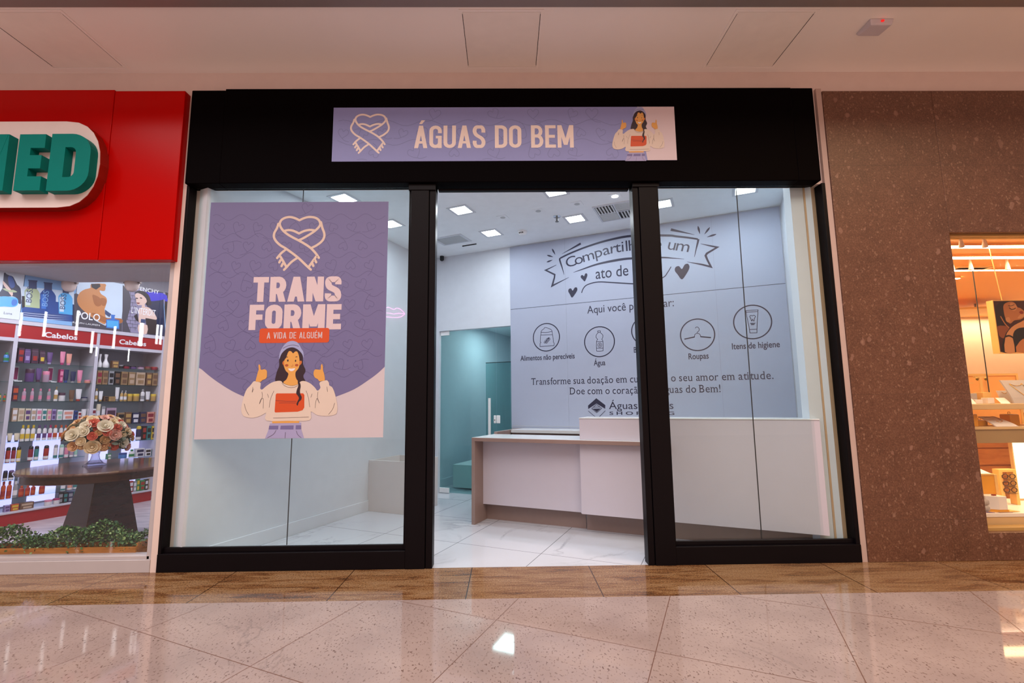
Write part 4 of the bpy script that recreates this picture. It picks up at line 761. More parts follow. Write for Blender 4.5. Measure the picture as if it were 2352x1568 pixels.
# ---- products
def mute(c): v = [int(c[i:i+2], 16) for i in (0, 2, 4)]; g = sum(v)/3; return ''.join('%02X' % int(x*.80+g*.17) for x in v)
PC = {k: mat('pack_'+k, mute(c), .35) for k, c in dict(purple='5A3A7A', plum='46243F', pink='D8789A', salmon='D98A78', magenta='A82464', blue='2E4A9A', sky='3F7FD0', navy='1F2552', black='18161A', brown='6E4A34', bronze='94714A', gold='B88E48', white='D6D4D8', grey='8A8A92', cream='CFC2A8', red='A8241E', crimson='8E1830', orange='C8481C', green='2C8A4A', teal='2A7F80', mint='8ABFAE', yellow='D8B428', mauve='A888A0', lilac='9A86C0', tan='B89A80').items()}
def product(kind, a, z, w, h, col, cap, label, group):
    b = -7.26-w*.5; K = {'tube': 'squeeze_tube', 'bottle': 'shampoo_bottle', 'can': 'spray_can', 'jar': 'cream_jar', 'box': 'carton', 'pouch': 'refill_pouch', 'pump': 'pump_bottle', 'vase': 'white_bottle', 'rack': 'display_card'}[kind]
    t = thing(K, label, {'tube': 'tube', 'bottle': 'bottle', 'can': 'spray can', 'jar': 'jar', 'box': 'box', 'pouch': 'pouch', 'pump': 'bottle', 'vase': 'bottle', 'rack': 'display'}[kind], RM(b, a, z), group)
    r = w/2; mc = PC[col]; mk = PC[cap]
    if kind == 'tube':
        rings = []
        for q, hw, hd in ((.16, .72, .72), (.3, .85, .7), (.6, .95, .45), (.93, 1.0, .1), (1.0, 1.0, .06)): rings.append([RM(b+r*hd*math.sin(2*PI*i/14), a+r*hw*math.cos(2*PI*i/14), z+h*q) for i in range(14)])
        MB().loft(rings).build('body', mc, t, smooth=True); MB().lathe([(r*.62, z), (r*.62, z+h*.155)], b, a, RM, 12).build('cap', mk, t)
    elif kind == 'pouch':
        rings = []
        for q, hw, hd in ((0, .96, .55), (.3, 1.0, .6), (.8, .95, .25), (.88, .9, .06), (1.0, .9, .05)): rings.append([RM(b+r*hd*y, a+r*hw*x, z+h*q) for x, y in ((1, -1), (1, 1), (-1, 1), (-1, -1))])
        MB().loft(rings).build('body', mc, t, bevel=.004); MB().box(b+r*.3, b+r*.61, a-r*.6, a+r*.6, z+h*.2, z+h*.5, RM).build('label', mk, t)
    elif kind in ('bottle', 'pump'):
        MB().lathe([(r*.94, z), (r, z+.01), (r, z+h*.66), (r*.82, z+h*.74), (r*.42, z+h*.79), (r*.4, z+h*.82)], b, a, RM, 16, sx=.7).build('body', mc, t, smooth=True)
        if kind == 'bottle': MB().lathe([(r*.52, z+h*.81), (r*.52, z+h*.98), (r*.45, z+h)], b, a, RM, 12).build('cap', mk, t)
        else: MB().lathe([(r*.42, z+h*.8), (r*.42, z+h*.86), (r*.12, z+h*.87), (r*.12, z+h*.94)], b, a, RM, 10).box(b-r*.25, b+r*.75, a-r*.25, a+r*.25, z+h*.94, z+h, RM).build('pump_head', mk, t)
        MB().lathe([(r*1.012, z+h*.15), (r*1.012, z+h*.45)], b, a, RM, 16, sx=.7).build('label', mk, t)
    elif kind == 'can':
        MB().lathe([(r*.92, z), (r, z+.006), (r, z+h*.74), (r*.9, z+h*.79)], b, a, RM, 16).build('body', mc, t, smooth=True); MB().lathe([(r*.92, z+h*.78), (r*.92, z+h*.9), (r*.75, z+h*.97), (r*.45, z+h)], b, a, RM, 14).build('cap', mk, t, smooth=True)
        MB().lathe([(r*1.01, z+h*.05), (r*1.01, z+h*.24)], b, a, RM, 16).build('label', PC['white' if col != 'white' else 'teal'], t)
    elif kind == 'jar': MB().lathe([(r*.94, z), (r, z+.005), (r, z+h*.68)], b, a, RM, 18).build('body', mc, t, smooth=True); MB().lathe([(r*1.02, z+h*.68), (r*1.02, z+h*.97), (r*.96, z+h)], b, a, RM, 18).build('lid', mk, t, smooth=True)
    elif kind == 'vase': MB().lathe([(r*.8, z), (r, z+h*.12), (r*.95, z+h*.3), (r*.45, z+h*.52), (r*.34, z+h*.7), (r*.52, z+h*.92), (r*.56, z+h)], b, a, RM, 18).build('body', mc, t, smooth=True)
    elif kind == 'rack': MB().box(-7.42, -7.41, a-r, a+r, z, z+h, RM).build('card', mc, t); MB().box(-7.41, -7.30, a-r, a+r, z, z+.012, RM).build('tray', mk, t); MB().box(-7.41, -7.406, a-r*.8, a+r*.8, z+.03, z+h*.92, RM).build('picture', PC['magenta'], t)
    else:
        b = -7.27; d = min(.16, max(.05, w*.6)); MB().box(b-d, b, a-r, a+r, z, z+h, RM).build('body', mc, t, bevel=.002)
        MB().box(b, b+.0012, a-r*.8, a+r*.8, z+h*.55, z+h*.85, RM).box(b, b+.0012, a-r*.55, a+r*.7, z+h*.12, z+h*.4, RM).build('label', mk, t)
R1 = lambda x, y: (x/5.6, 580+y/5.6); R2 = lambda x, y: (x/5.6, 840+y/5.6); R3 = lambda x, y: (x/5.6, 1040+y/5.6)
ORD = ['first', 'second', 'third', 'fourth', 'fifth', 'sixth', 'seventh', 'eighth', 'ninth', 'tenth', 'eleventh', 'twelfth', 'thirteenth', 'fourteenth', 'fifteenth']
def row(R, z, shelf, items):
    """items: x0, x1, ytop, kind, colour, cap colour (traced), in order along the shelf"""
    for i, (x0, x1, yt, kind, col, cap) in enumerate(items):
        xm = (x0+x1)/2; a, zt = onB(*R(xm, yt), -7.28); a0 = onB(*R(x0, yt), -7.28)[0]; a1 = onB(*R(x1, yt), -7.28)[0]
        h = max(.03, zt-z); w = max(.025, (a1-a0)*.94)
        nm = {'tube': 'squeeze tube', 'bottle': 'bottle', 'can': 'spray can', 'jar': 'jar', 'box': 'carton', 'pouch': 'refill pouch', 'pump': 'pump bottle', 'vase': 'curvy bottle', 'rack': 'display card stand'}[kind]
        product(kind, a, z, w, h, col, cap, f'{col} {nm}{" with "+cap+" top" if kind in ("bottle", "can", "tube", "jar") and cap != col else ""}, {ORD[i]} along the {shelf}', 'products on the '+shelf)
TB, BX, CN, JR, BT, PO, PU, VA, RK = 'tube', 'box', 'can', 'jar', 'bottle', 'pouch', 'pump', 'vase', 'rack'
row(R1, ZL[0], 'top shampoo shelf', [(240, 318, 1225, BX, 'plum', 'red'), (322, 405, 1240, PO, 'purple', 'lilac'), (415, 510, 1235, PO, 'plum', 'red'), (515, 592, 1262, PO, 'plum', 'yellow'), (612, 690, 1282, TB, 'purple', 'lilac'), (780, 852, 1272, TB, 'pink', 'magenta'), (860, 935, 1300, TB, 'salmon', 'pink')])
row(R1, ZL[0], 'top shelf at the photo edge', [(50, 130, 1285, BT, 'sky', 'green')])
row(R1, ZR[0], 'top hair dye shelf', [(1266, 1326, 1305, VA, 'white', 'white'), (1332, 1425, 1308, VA, 'white', 'white'), (1440, 1530, 1392, BX, 'brown', 'gold'), (1535, 1585, 1445, JR, 'black', 'grey'), (1592, 1672, 1450, JR, 'crimson', 'black'), (1680, 1765, 1458, JR, 'purple', 'black'), (1778, 1860, 1462, JR, 'mauve', 'plum'), (1868, 1940, 1466, JR, 'brown', 'crimson'), (1950, 2036, 1470, JR, 'crimson', 'red')])
row(R2, ZL[1], 'second shampoo shelf', [(215, 325, 0, RK, 'white', 'white'), (340, 462, 40, JR, 'purple', 'plum'), (470, 550, 30, TB, 'purple', 'plum'), (556, 650, 70, JR, 'mauve', 'pink'), (690, 765, 10, RK, 'white', 'white'), (772, 820, 45, BX, 'magenta', 'pink'), (826, 895, 48, TB, 'navy', 'blue'), (912, 988, 72, TB, 'navy', 'grey'), (1000, 1072, 55, TB, 'pink', 'salmon'), (1090, 1168, 180, JR, 'salmon', 'pink')])
row(R2, ZR[1], 'second hair dye shelf', [(1252, 1318, 60, BX, 'bronze', 'crimson'), (1324, 1394, 62, BX, 'bronze', 'brown'), (1402, 1470, 68, BX, 'grey', 'black'), (1478, 1552, 70, BX, 'black', 'brown'), (1562, 1648, 75, BX, 'bronze', 'brown'), (1656, 1742, 80, BX, 'bronze', 'tan'), (1752, 1872, 85, BX, 'tan', 'bronze'), (1886, 1955, 88, BX, 'brown', 'gold'), (1962, 2030, 92, BX, 'bronze', 'brown')])
row(R2, ZL[2], 'third shampoo shelf', [(166, 245, 258, BX, 'plum', 'orange'), (288, 345, 290, BT, 'mauve', 'pink'), (395, 445, 290, BT, 'mauve', 'pink'), (500, 548, 292, BT, 'grey', 'pink'), (610, 660, 295, BT, 'grey', 'pink'), (702, 755, 270, PU, 'white', 'gold'), (760, 850, 345, JR, 'white', 'plum'), (895, 970, 310, TB, 'brown', 'bronze'), (982, 1064, 298, TB, 'white', 'red'), (1050, 1132, 400, JR, 'grey', 'navy')])
row(R2, ZL[2], 'third shelf at the photo edge', [(-20, 16, 355, BT, 'gold', 'green'), (40, 95, 360, BT, 'orange', 'green')])
row(R2, ZR[2], 'third hair dye shelf', [(1225, 1264, 290, BT, 'white', 'gold'), (1274, 1330, 325, TB, 'white', 'gold'), (1338, 1394, 390, BX, 'brown', 'black'), (1400, 1484, 395, BX, 'gold', 'bronze'), (1488, 1544, 275, TB, 'white', 'grey'), (1548, 1590, 320, PU, 'gold', 'white'), (1596, 1638, 320, PU, 'gold', 'white'), (1644, 1708, 360, JR, 'gold', 'yellow'), (1716, 1802, 360, JR, 'gold', 'yellow'), (1815, 1870, 300, BT, 'white', 'grey'), (1878, 1940, 330, TB, 'white', 'brown'), (1946, 2014, 362, JR, 'gold', 'yellow')])
row(R2, ZL[3], 'fourth shampoo shelf', [(160, 232, 542, BX, 'tan', 'white'), (238, 318, 545, BX, 'cream', 'tan'), (325, 400, 548, BX, 'cream', 'purple'), (406, 468, 550, BX, 'white', 'tan'), (474, 540, 550, BX, 'white', 'pink'), (546, 604, 552, BX, 'white', 'teal'), (610, 664, 554, BX, 'cream', 'pink'), (670, 722, 556, BX, 'lilac', 'purple'), (735, 805, 565, BX, 'white', 'mint'), (812, 950, 570, BX, 'white', 'salmon'), (955, 1000, 575, BX, 'blue', 'navy'), (1004, 1046, 588, BX, 'white', 'red'), (1052, 1120, 555, TB, 'white', 'cream'), (1126, 1176, 552, BX, 'white', 'red'), (1182, 1236, 552, BX, 'white', 'crimson')])
row(R2, ZR[3], 'fourth hair dye shelf', [(1244, 1300, 490, JR, 'white', 'cream'), (1306, 1356, 520, BX, 'grey', 'white'), (1365, 1500, 540, BX, 'mauve', 'plum'), (1512, 1604, 602, BX, 'bronze', 'black'), (1610, 1694, 594, BX, 'brown', 'gold'), (1702, 1792, 602, BX, 'navy', 'white'), (1802, 1884, 592, BX, 'navy', 'brown'), (1892, 1984, 592, BX, 'salmon', 'crimson'), (1990, 2044, 592, BX, 'salmon', 'red')])
row(R2, ZL[4], 'fifth shampoo shelf', [(95, 165, 865, TB, 'cream', 'navy'), (184, 260, 865, TB, 'cream', 'navy')] + [(x0, x1, 760, BT, 'white', c) for x0, x1, c in ((270, 330, 'yellow'), (336, 398, 'yellow'), (405, 465, 'yellow'), (482, 540, 'purple'), (556, 612, 'purple'), (626, 682, 'magenta'), (690, 748, 'orange'), (766, 818, 'orange'), (826, 870, 'orange'))])
row(R2, ZR[4], 'fifth hair dye shelf', [(1640, 1690, 790, BT, 'teal', 'white'), (1762, 1828, 772, CN, 'navy', 'yellow'), (1834, 1886, 772, BX, 'black', 'red'), (1892, 1946, 772, BX, 'teal', 'black'), (1952, 2006, 772, BX, 'yellow', 'black')])
row(R2, ZL[5], 'deodorant shelf behind the flowers', [(20, 70, 1045, CN, 'brown', 'black'), (80, 146, 1045, CN, 'red', 'black'), (152, 212, 1042, CN, 'crimson', 'black'), (218, 280, 1038, CN, 'yellow', 'black'), (370, 440, 1030, CN, 'crimson', 'black'), (446, 510, 1028, CN, 'teal', 'black'), (570, 640, 1020, CN, 'red', 'black'), (696, 752, 1012, CN, 'white', 'grey'), (766, 830, 1010, CN, 'white', 'mint'), (836, 892, 1012, CN, 'pink', 'grey'), (900, 950, 1060, CN, 'mauve', 'grey'), (956, 1000, 1060, CN, 'mint', 'grey')])
row(R2, ZR[5], 'soap shelf beside the pilaster', [(1380, 1430, 1130, BX, 'green', 'white'), (1542, 1645, 1118, JR, 'sky', 'blue'), (1668, 1740, 1075, BT, 'white', 'green'), (1748, 1860, 1060, BX, 'white', 'navy'), (1868, 1944, 1066, BX, 'white', 'black'), (1952, 2006, 1072, BX, 'teal', 'sky')])
row(R2, ZL[6], 'low shelf behind the table edge', [(-40, 24, 1350, CN, 'navy', 'black'), (42, 104, 1345, CN, 'black', 'navy'), (116, 190, 1340, CN, 'black', 'purple')])
row(R3, ZL[7], 'sun lotion shelf under the table', [(20, 86, 365, BT, 'orange', 'red'), (96, 166, 360, BT, 'orange', 'red'), (176, 242, 362, BT, 'grey', 'white'), (246, 320, 420, BT, 'red', 'orange'), (330, 396, 410, BT, 'red', 'orange'), (402, 466, 400, BT, 'red', 'orange'), (512, 590, 388, BT, 'red', 'orange'), (790, 850, 365, CN, 'white', 'crimson'), (872, 940, 365, CN, 'salmon', 'grey'), (946, 1010, 362, CN, 'teal', 'grey')])
row(R3, .14, 'bottom ledge beside the table foot', [(60, 130, 672, BX, 'lilac', 'purple'), (142, 246, 656, BX, 'orange', 'yellow'), (256, 440, 632, BX, 'brown', 'tan'), (580, 682, 602, JR, 'white', 'pink'), (690, 780, 580, JR, 'white', 'magenta'), (752, 812, 508, BX, 'black', 'grey'), (818, 872, 505, BX, 'black', 'teal'), (878, 940, 500, BX, 'navy', 'grey'), (946, 1000, 495, BX, 'teal', 'black')])
row(R3, .14, 'bottom ledge by the pilaster', [(1490, 1550, 360, BX, 'blue', 'sky'), (1560, 1604, 355, BX, 'pink', 'red'), (1608, 1652, 350, BX, 'crimson', 'white'), (1668, 1714, 358, BX, 'red', 'white'), (1718, 1758, 362, BX, 'grey', 'white'), (1762, 1800, 330, BX, 'green', 'yellow'), (1804, 1864, 350, BX, 'green', 'red'), (1868, 1906, 336, BX, 'black', 'white'), (1910, 1975, 322, BX, 'tan', 'cream')])
# ================================================================ perfume posters over the shelving
AD = {k: mat('ad_'+k, c, .35, var=.03) for k, c in dict(sky='7FA9D6', pale='BFCFE0', deep='2C4A8C', blue='3C6FC0', azure='4FA4DC', navy='232A48', grey='4A4650', light='C9D2DC', brick='8A84A0', skin='C08250', tan='A06338', dark='2A2226', lime='A7B48E', cap='3F4A6E', face='D6B8AC', violet='3A32C0', white='E6E8EC', red='7A2A30', amber='A86A2C').items()}
PBX = -7.24
PA = lambda u, v, l: RM(PBX+.006+.0006*l, u, v)
P1 = crop(0, 600, 11.2); P2 = crop(190, 620, 9.8)
p1 = lambda x, y: onB(*P1((x, y)), PBX+.006); p2 = lambda x, y: onB(*P2((x, y)), PBX+.006)
def ad(label, a0, a1, z0, z1, bg):
    t = thing('perfume_poster', label, 'poster', RM(PBX, (a0+a1)/2, z0), 'perfume advert boards above the drugstore shelves')
    MB().box(PBX-.012, PBX+.006, a0, a1, z0, z1, RM).build('board', AD[bg], t); return t, Art(PA, AD)
def pl(a, f, pts, col, lay=1, smooth=0): a.poly([f(*p) for p in (cat(pts, smooth, True) if smooth else pts)], col, lay)
t, a = ad('perfume advert board of a reclining blue round bottle cut by the photo edge', 2.20, 2.557, 2.265, 2.90, 'light')
pl(a, p1, [(-60, 900), (60, 700), (100, 300), (170, 330), (240, 360), (340, 400), (440, 600), (530, 700), (545, 1080), (470, 1070), (430, 960), (330, 900)], 'navy', 1, 2)
pl(a, p1, [(205, 400), (290, 380), (360, 500), (380, 640), (300, 690), (230, 600)], 'deep', 2, 3); pl(a, p1, [(80, 500), (250, 690), (330, 800), (300, 900), (170, 720), (85, 600)], 'face', 2, 2)
pl(a, p1, [(60, 700), (150, 700), (240, 750), (330, 730), (440, 785), (370, 800), (250, 790), (150, 760)], 'lime', 3, 2); pl(a, p1, [(-100, 960), (60, 900), (300, 915), (420, 940), (468, 1020), (440, 1130), (330, 1175), (100, 1160), (-100, 1160)], 'azure', 3, 3)
pl(a, p1, [(290, 1060), (330, 980), (420, 990), (440, 1060), (400, 1130), (320, 1140)], 'blue', 4, 3); text(a, 'Luna', p1(90, 1370)[0], p1(310, 1370)[0], p1(200, 1365)[1], .026, 'navy', 2); a.build('print', t)
t, a = ad('perfume advert board of three flacons in green, dark blue and pale blue', 2.563, 3.038, 2.265, 2.90, 'sky')
pl(a, p1, [(560, 890), (1905, 1110), (1905, 1330), (1905, 1560), (565, 1420)], 'deep', 1); pl(a, p1, [(562, 640), (1905, 780), (1905, 1110), (562, 900)], 'pale', 1)
for i in range(6): pl(a, p1, [(600, 1290+i*25), (1300, 1350+i*28), (1800, 1400+i*20), (1300, 1362+i*28), (600, 1300+i*25)], 'light' if i % 2 else 'cap', 2)
pl(a, p1, [(565, 890), (735, 900), (740, 1130), (565, 1200)], 'dark', 2)
for x0, x1, yt, ys, yb, xc0, xc1, yc, col, c2 in ((628, 1020, 700, 760, 1170, 735, 945, 470, 'lime', 'pale'), (1030, 1435, 730, 830, 1265, 1135, 1335, 530, 'deep', 'blue'), (1500, 1865, 820, 900, 1340, 1610, 1770, 600, 'azure', 'pale')):
    pl(a, p1, [(xc0-15, yc), (xc1+15, yc+25), (xc1+15, yc+55), (xc1, yc+60), (xc1, yt+20), (xc0, yt), (xc0, yc+35), (xc0-15, yc+25)], 'cap', 3)
    pl(a, p1, [(x0, ys), (x0+(x1-x0)*.12, ys-60), (xc0, yt-10), (xc1, yt+15), (x1-(x1-x0)*.1, ys-10), (x1, ys+60), (x1, yb+40), (x0+10, yb)], col, 3)
    pl(a, p1, [(x0+25, ys+20), (x0+(x1-x0)*.38, ys+10), (x0+(x1-x0)*.38, yb-40), (x0+30, yb-50)], c2, 4)
    vs, fs = glyphs('BOSS'); c0 = p1(x0+(x1-x0)*.45, yb-90); k = .05/CAPH; a.mesh(([(c0[0]-y*k, c0[1]+x*k*1.15) for x, y in vs], fs), 'cap' if col != 'deep' else 'sky', 5)
a.build('print', t)
t, a = ad('perfume advert board of a bare-chested man beside a blue flacon', 3.044, 3.548, 2.265, 2.90, 'pale')
q = lambda x, y: onB(190+x/9.8, 620+y/9.8, PBX+.006)
pl(a, q, [(-240, 560), (-150, 520), (0, 600), (120, 900), (300, 1150), (500, 1250), (885, 1190), (882, 1400), (-240, 1280)], 'grey', 1)
pl(a, q, [(190, 310), (180, 400), (60, 430), (-60, 500), (-130, 640), (-90, 800), (60, 950), (200, 1060), (380, 1170), (500, 1220), (520, 1100), (490, 900), (500, 850), (545, 700), (520, 610), (440, 560), (400, 520), (380, 460), (440, 470), (500, 460), (512, 380), (505, 310)], 'skin', 2, 2)
pl(a, q, [(215, 570), (260, 560), (400, 640), (420, 780), (330, 820), (260, 760), (230, 660)], 'tan', 3, 3); pl(a, q, [(400, 640), (500, 640), (540, 720), (500, 800), (430, 790)], 'tan', 3, 3); pl(a, q, [(190, 310), (385, 310), (400, 370), (300, 440), (200, 390)], 'dark', 3)
pl(a, q, [(200, 960), (400, 1010), (560, 1080), (860, 1090), (880, 1190), (600, 1200), (430, 1160), (260, 1070)], 'tan', 3, 2); pl(a, q, [(500, 890), (640, 990), (600, 1060), (500, 990)], 'cap', 3)
pl(a, q, [(525, 1110), (600, 1105), (640, 1090), (640, 1020), (620, 1015), (622, 1000), (730, 1010), (728, 1030), (715, 1035), (715, 1100), (820, 1130), (820, 1330), (525, 1300)], 'blue', 4); pl(a, q, [(545, 1130), (800, 1150), (800, 1300), (545, 1280)], 'azure', 5)
u0 = onB(*R1(975, 850), PBX)[0]; u1 = onB(*R1(1280, 850), PBX)[0]; zz = onB(*R1(1130, 862), PBX)[1]; text(a, 'POLO', u0, u1, zz, .085, 'white', 5, .012); text(a, 'RALPH LAUREN', u0-.03, u1+.005, zz-.065, .02, 'white', 5); a.build('print', t)
t, a = ad('perfume advert board of a dark-haired woman before a brick wall', 3.554, 4.058, 2.265, 2.885, 'brick')
pl(a, q, [(900, 330), (1040, 480), (1090, 650), (1060, 900), (980, 1150), (1080, 1400), (890, 1400)], 'grey', 1); pl(a, q, [(1420, 440), (1810, 500), (1860, 1480), (1500, 1450), (1450, 900)], 'navy', 1)
for i in range(11):
    y = 480+i*80; a.stroke([q(900, y-10), q(1220, y+25)], .005, 'grey', 2)
    for j in range(3): a.stroke([q(960+j*110+(i % 2)*50, y), q(960+j*110+(i % 2)*50, y+80)], .004, 'grey', 2)
pl(a, q, [(1400, 500), (1800, 520), (1900, 640), (1560, 700), (1450, 650)], 'violet', 2, 2)
pl(a, q, [(1170, 540), (1190, 490), (1280, 460), (1400, 490), (1480, 560), (1520, 650), (1545, 780), (1420, 790), (1400, 640), (1240, 510)], 'dark', 3, 2)
pl(a, q, [(1170, 560), (1240, 520), (1340, 560), (1420, 640), (1440, 720), (1390, 770), (1400, 830), (1320, 850), (1330, 790), (1240, 790), (1205, 740), (1200, 660)], 'face', 4, 2); pl(a, q, [(1205, 730), (1290, 740), (1240, 765)], 'red', 5, 2)
for x, y in ((1215, 635), (1310, 630)): a.ell(*q(x, y), .016, .008, 'dark', 5, 10)
pl(a, q, [(1250, 900), (1330, 840), (1450, 830), (1560, 900), (1660, 1060), (1640, 1120), (1420, 1080), (1400, 1180), (1260, 1180), (1260, 1000)], 'face', 3, 2); pl(a, q, [(1410, 1080), (1650, 1120), (1700, 1450), (1450, 1440)], 'dark', 4); pl(a, q, [(1150, 1030), (1230, 980), (1260, 1170), (1190, 1120)], 'dark', 4)
pl(a, q, [(1250, 1230), (1450, 1240), (1440, 1430), (1330, 1440), (1250, 1390)], 'face', 5, 2); pl(a, q, [(1310, 1100), (1410, 1110), (1410, 1190), (1300, 1180)], 'cap', 5)
text(a, 'GIVENCHY', q(1060, 430)[0], q(1715, 500)[0], q(1500, 500)[1], .052, 'white', 6, .008); text(a, "L'INTERDIT", q(1088, 980)[0], q(1630, 1050)[0], q(1360, 1005)[1], .088, 'white', 6); a.build('print', t)
t, a = ad('perfume advert board of dark stripes half hidden by the cream pilaster', 4.064, 4.42, 2.265, 2.90, 'dark')
pl(a, q, [(1815, 760), (1835, 760), (1880, 1500), (1840, 1500)], 'sky', 1); pl(a, q, [(1840, 640), (1960, 640), (1960, 720), (1850, 700)], 'violet', 1); a.build('print', t)
# ================================================================ round table, flowers, planter
M_dwood = mat_wood('dark_walnut', '26120E', '3C2018', (1, 1, 6), 5, .22); M_top = mat_wood('walnut_top', '4A3430', '6A4C42', (6, 1, 1), 5, .10)
tx, ty = -3.80, 4.60
tb = thing('round_table', 'dark walnut round table on one tapered pedestal in the drugstore window', 'table', (tx, ty, 0))
MB().lathe([(.57, .705), (.605, .712), (.61, .723), (.605, .735)], tx, ty, FC, 56).build('tabletop', M_top, tb, smooth=True); MB().lathe([(.555, .640), (.57, .645), (.57, .707)], tx, ty, FC, 56).build('apron', M_dwood, tb, smooth=True)
def frus(w0, w1, z0, z1): return [[(tx+sx*w*CPH+sy*w*SPH, ty-sx*w*SPH+sy*w*CPH, z) for sx, sy in ((-1, -1), (1, -1), (1, 1), (-1, 1))] for w, z in ((w0, z0), (w1, z1))]
MB().loft(frus(.215, .13, .08, .645)).build('pedestal', M_dwood, tb, bevel=.006); MB().loft(frus(.235, .225, 0, .08)).build('foot', M_dwood, tb, bevel=.008)
vx, vy = -3.895, 4.59
vs_ = thing('glass_vase', 'fluted clear glass footed vase holding the flowers on the table', 'vase', (vx, vy, .735))
M_vglass = glass('vase_glass', (.72, .72, .76), 1.5)
MB().lathe([(.085, .7355), (.085, .742), (.06, .755)], vx, vy, FC, 24, fl=.03).build('foot', M_vglass, vs_); MB().lathe([(.06, .755), (.034, .79), (.026, .83), (.03, .855)], vx, vy, FC, 24, fl=.10).build('stem', M_vglass, vs_); MB().lathe([(.03, .855), (.075, .865), (.095, .895), (.10, .935)], vx, vy, FC, 24, fl=.03).build('bowl', M_vglass, vs_, smooth=True)
FL = {k: mat('petal_'+k, c, .6, var=.12, scale=40) for k, c in dict(ivory='E6DCC2', cream='E2CBA2', peach='D9A878', coral='D0604A', pink='DDA894', buff='C79A66').items()}
M_leaf = mat('bouquet_leaf', '3C4A38', .6, var=.3, scale=30); M_leaf2 = mat('bouquet_grey_leaf', '5E6A5A', .6, var=.2, scale=30)
fa = thing('flower_arrangement', 'dome of ivory, coral and peach roses with dark leaves in the glass vase', 'flowers', (vx, vy, .94))
def rose(c, d, r, m):
    d = Vector(d).normalized(); ax = d.cross(Vector((.3, .2, 1))).normalized(); ay = d.cross(ax); mb = MB(); rnd = random.Random(hash((round(c[0]*1e3), round(c[2]*1e3))) & 0xffff)
    for ring, (n, rr, h0, h1, op) in enumerate(((3, .22, -.1, .42, .02), (4, .42, -.2, .40, .10), (5, .66, -.32, .30, .22), (6, .92, -.42, .10, .36))):
        for i in range(n):
            a0 = 2*PI*i/n + ring*.7 + rnd.uniform(-.1, .1); wd = 2*PI/n*.72; g = []
            for j in range(4):
                q = j/3; row_ = []
                for k in range(5):
                    s_ = (k/4-.5)*2; an = a0+s_*wd*(.55+.45*math.sin(q*2.4)); R_ = r*(rr*(.35+.65*q**.7)+op*q*q) * (1-.06*s_*s_*q); H = r*(h0+(h1-h0)*q - .14*s_*s_*q)
                    row_.append(Vector(c)+ax*(R_*math.cos(an))+ay*(R_*math.sin(an))+d*(H+r*.3))
                g.append(row_)
            mb.loft(g, cap=False, close=False)
    mb.lathe([(r*.12, -.1*r), (r*.26, .3*r), (r*.24, .58*r), (r*.12, .74*r)], 0, 0, lambda x, y, z: Vector(c)+ax*x+ay*y+d*z, 8)
    return mb.build('rose', m, fa, smooth=60)
cF = Vector((vx, vy, .985)); zF = crop(0, 840, 5.6)
cN = Vector((-vx, -vy, 0)).normalized(); cS = Vector((-cN.y, cN.x, 0))
def put(x, y, r, col, sink=0.0):
    d = ray(*zF((x, y))); hit = lambda dep: EYE + d*((dep + cN.dot(cF-EYE))/cN.dot(d))
    o = hit(0)-cF; lat, h = o.dot(cS), o.z; rr = min(1, math.hypot(lat/.30, h/.22)); dep = .21*math.sqrt(max(.03, 1-rr*rr))+sink
    rose(hit(dep), cS*lat*1.1 + Vector((0, 0, h*1.1+.05)) + cN*(dep*1.4+.07), r/5.6*3.7/FPX, FL[col])
for x, y, r, col in ((940, 890, 75, 'ivory'), (1075, 850, 62, 'ivory'), (1105, 775, 60, 'ivory'), (1205, 740, 62, 'coral'), (1190, 700, 60, 'cream'), (1350, 780, 80, 'ivory'), (1345, 670, 45, 'pink'), (1505, 800, 52, 'coral'), (1460, 720, 48, 'cream'), (1565, 760, 48, 'ivory'), (1190, 905, 52, 'coral'), (1380, 855, 52, 'coral'), (1475, 890, 68, 'pink'), (1045, 970, 52, 'cream'), (1055, 1030, 45, 'buff'), (1190, 1040, 82, 'cream'), (1335, 1030, 62, 'peach'), (1465, 1025, 58, 'coral'), (1580, 985, 62, 'ivory'), (1350, 945, 52, 'buff'), (1580, 885, 45, 'cream'), (1640, 845, 48, 'cream'), (945, 1035, 58, 'peach'), (1630, 1040, 50, 'pink'), (1550, 720, 35, 'coral'), (1270, 860, 40, 'buff'), (1690, 930, 38, 'buff')):
    put(x, y, r, col)
rq = random.Random(11)
for i in range(34):                                       # small blossoms filling the gaps
    an = rq.uniform(0, 2*PI); q = rq.random()**.5; put(1290+q*400*math.cos(an), 880-q*245*math.sin(an), rq.uniform(30, 44), rq.choice(('buff', 'cream', 'pink', 'ivory', 'peach', 'coral')), -.03)
for i in range(16):                                       # the far side of the dome
    an = PI*(i+.5)/16; el = .25+.8*((i*7) % 5)/5; p = cF + cS*(.22*math.cos(an)*math.cos(el*.8)) - cN*(.17*math.sin(an)*math.cos(el*.8)) + Vector((0, 0, .16*math.sin(el))); rose(p, p-cF+Vector((0, 0, .03)), .05, FL[('ivory', 'coral', 'cream', 'peach')[i % 4]])
def leaves(name, m, parent, spots, size, jit):
    mb = MB()
    for p, d in spots:
        d = d.normalized(); sd = d.cross(Vector((random.uniform(-1, 1), random.uniform(-1, 1), random.uniform(-1, 1)))).normalized(); up = d.cross(sd); l = size*random.uniform(.7, 1.25); w = l*jit
        mb.quad(p, p+d*l*.35+sd*w, p+d*l*.75+sd*w*.8+up*l*.06, p+d*l+up*l*.02, p+d*l*.75-sd*w*.8+up*l*.06, p+d*l*.35-sd*w)
    return mb.build(name, m, parent)
sp1 = []
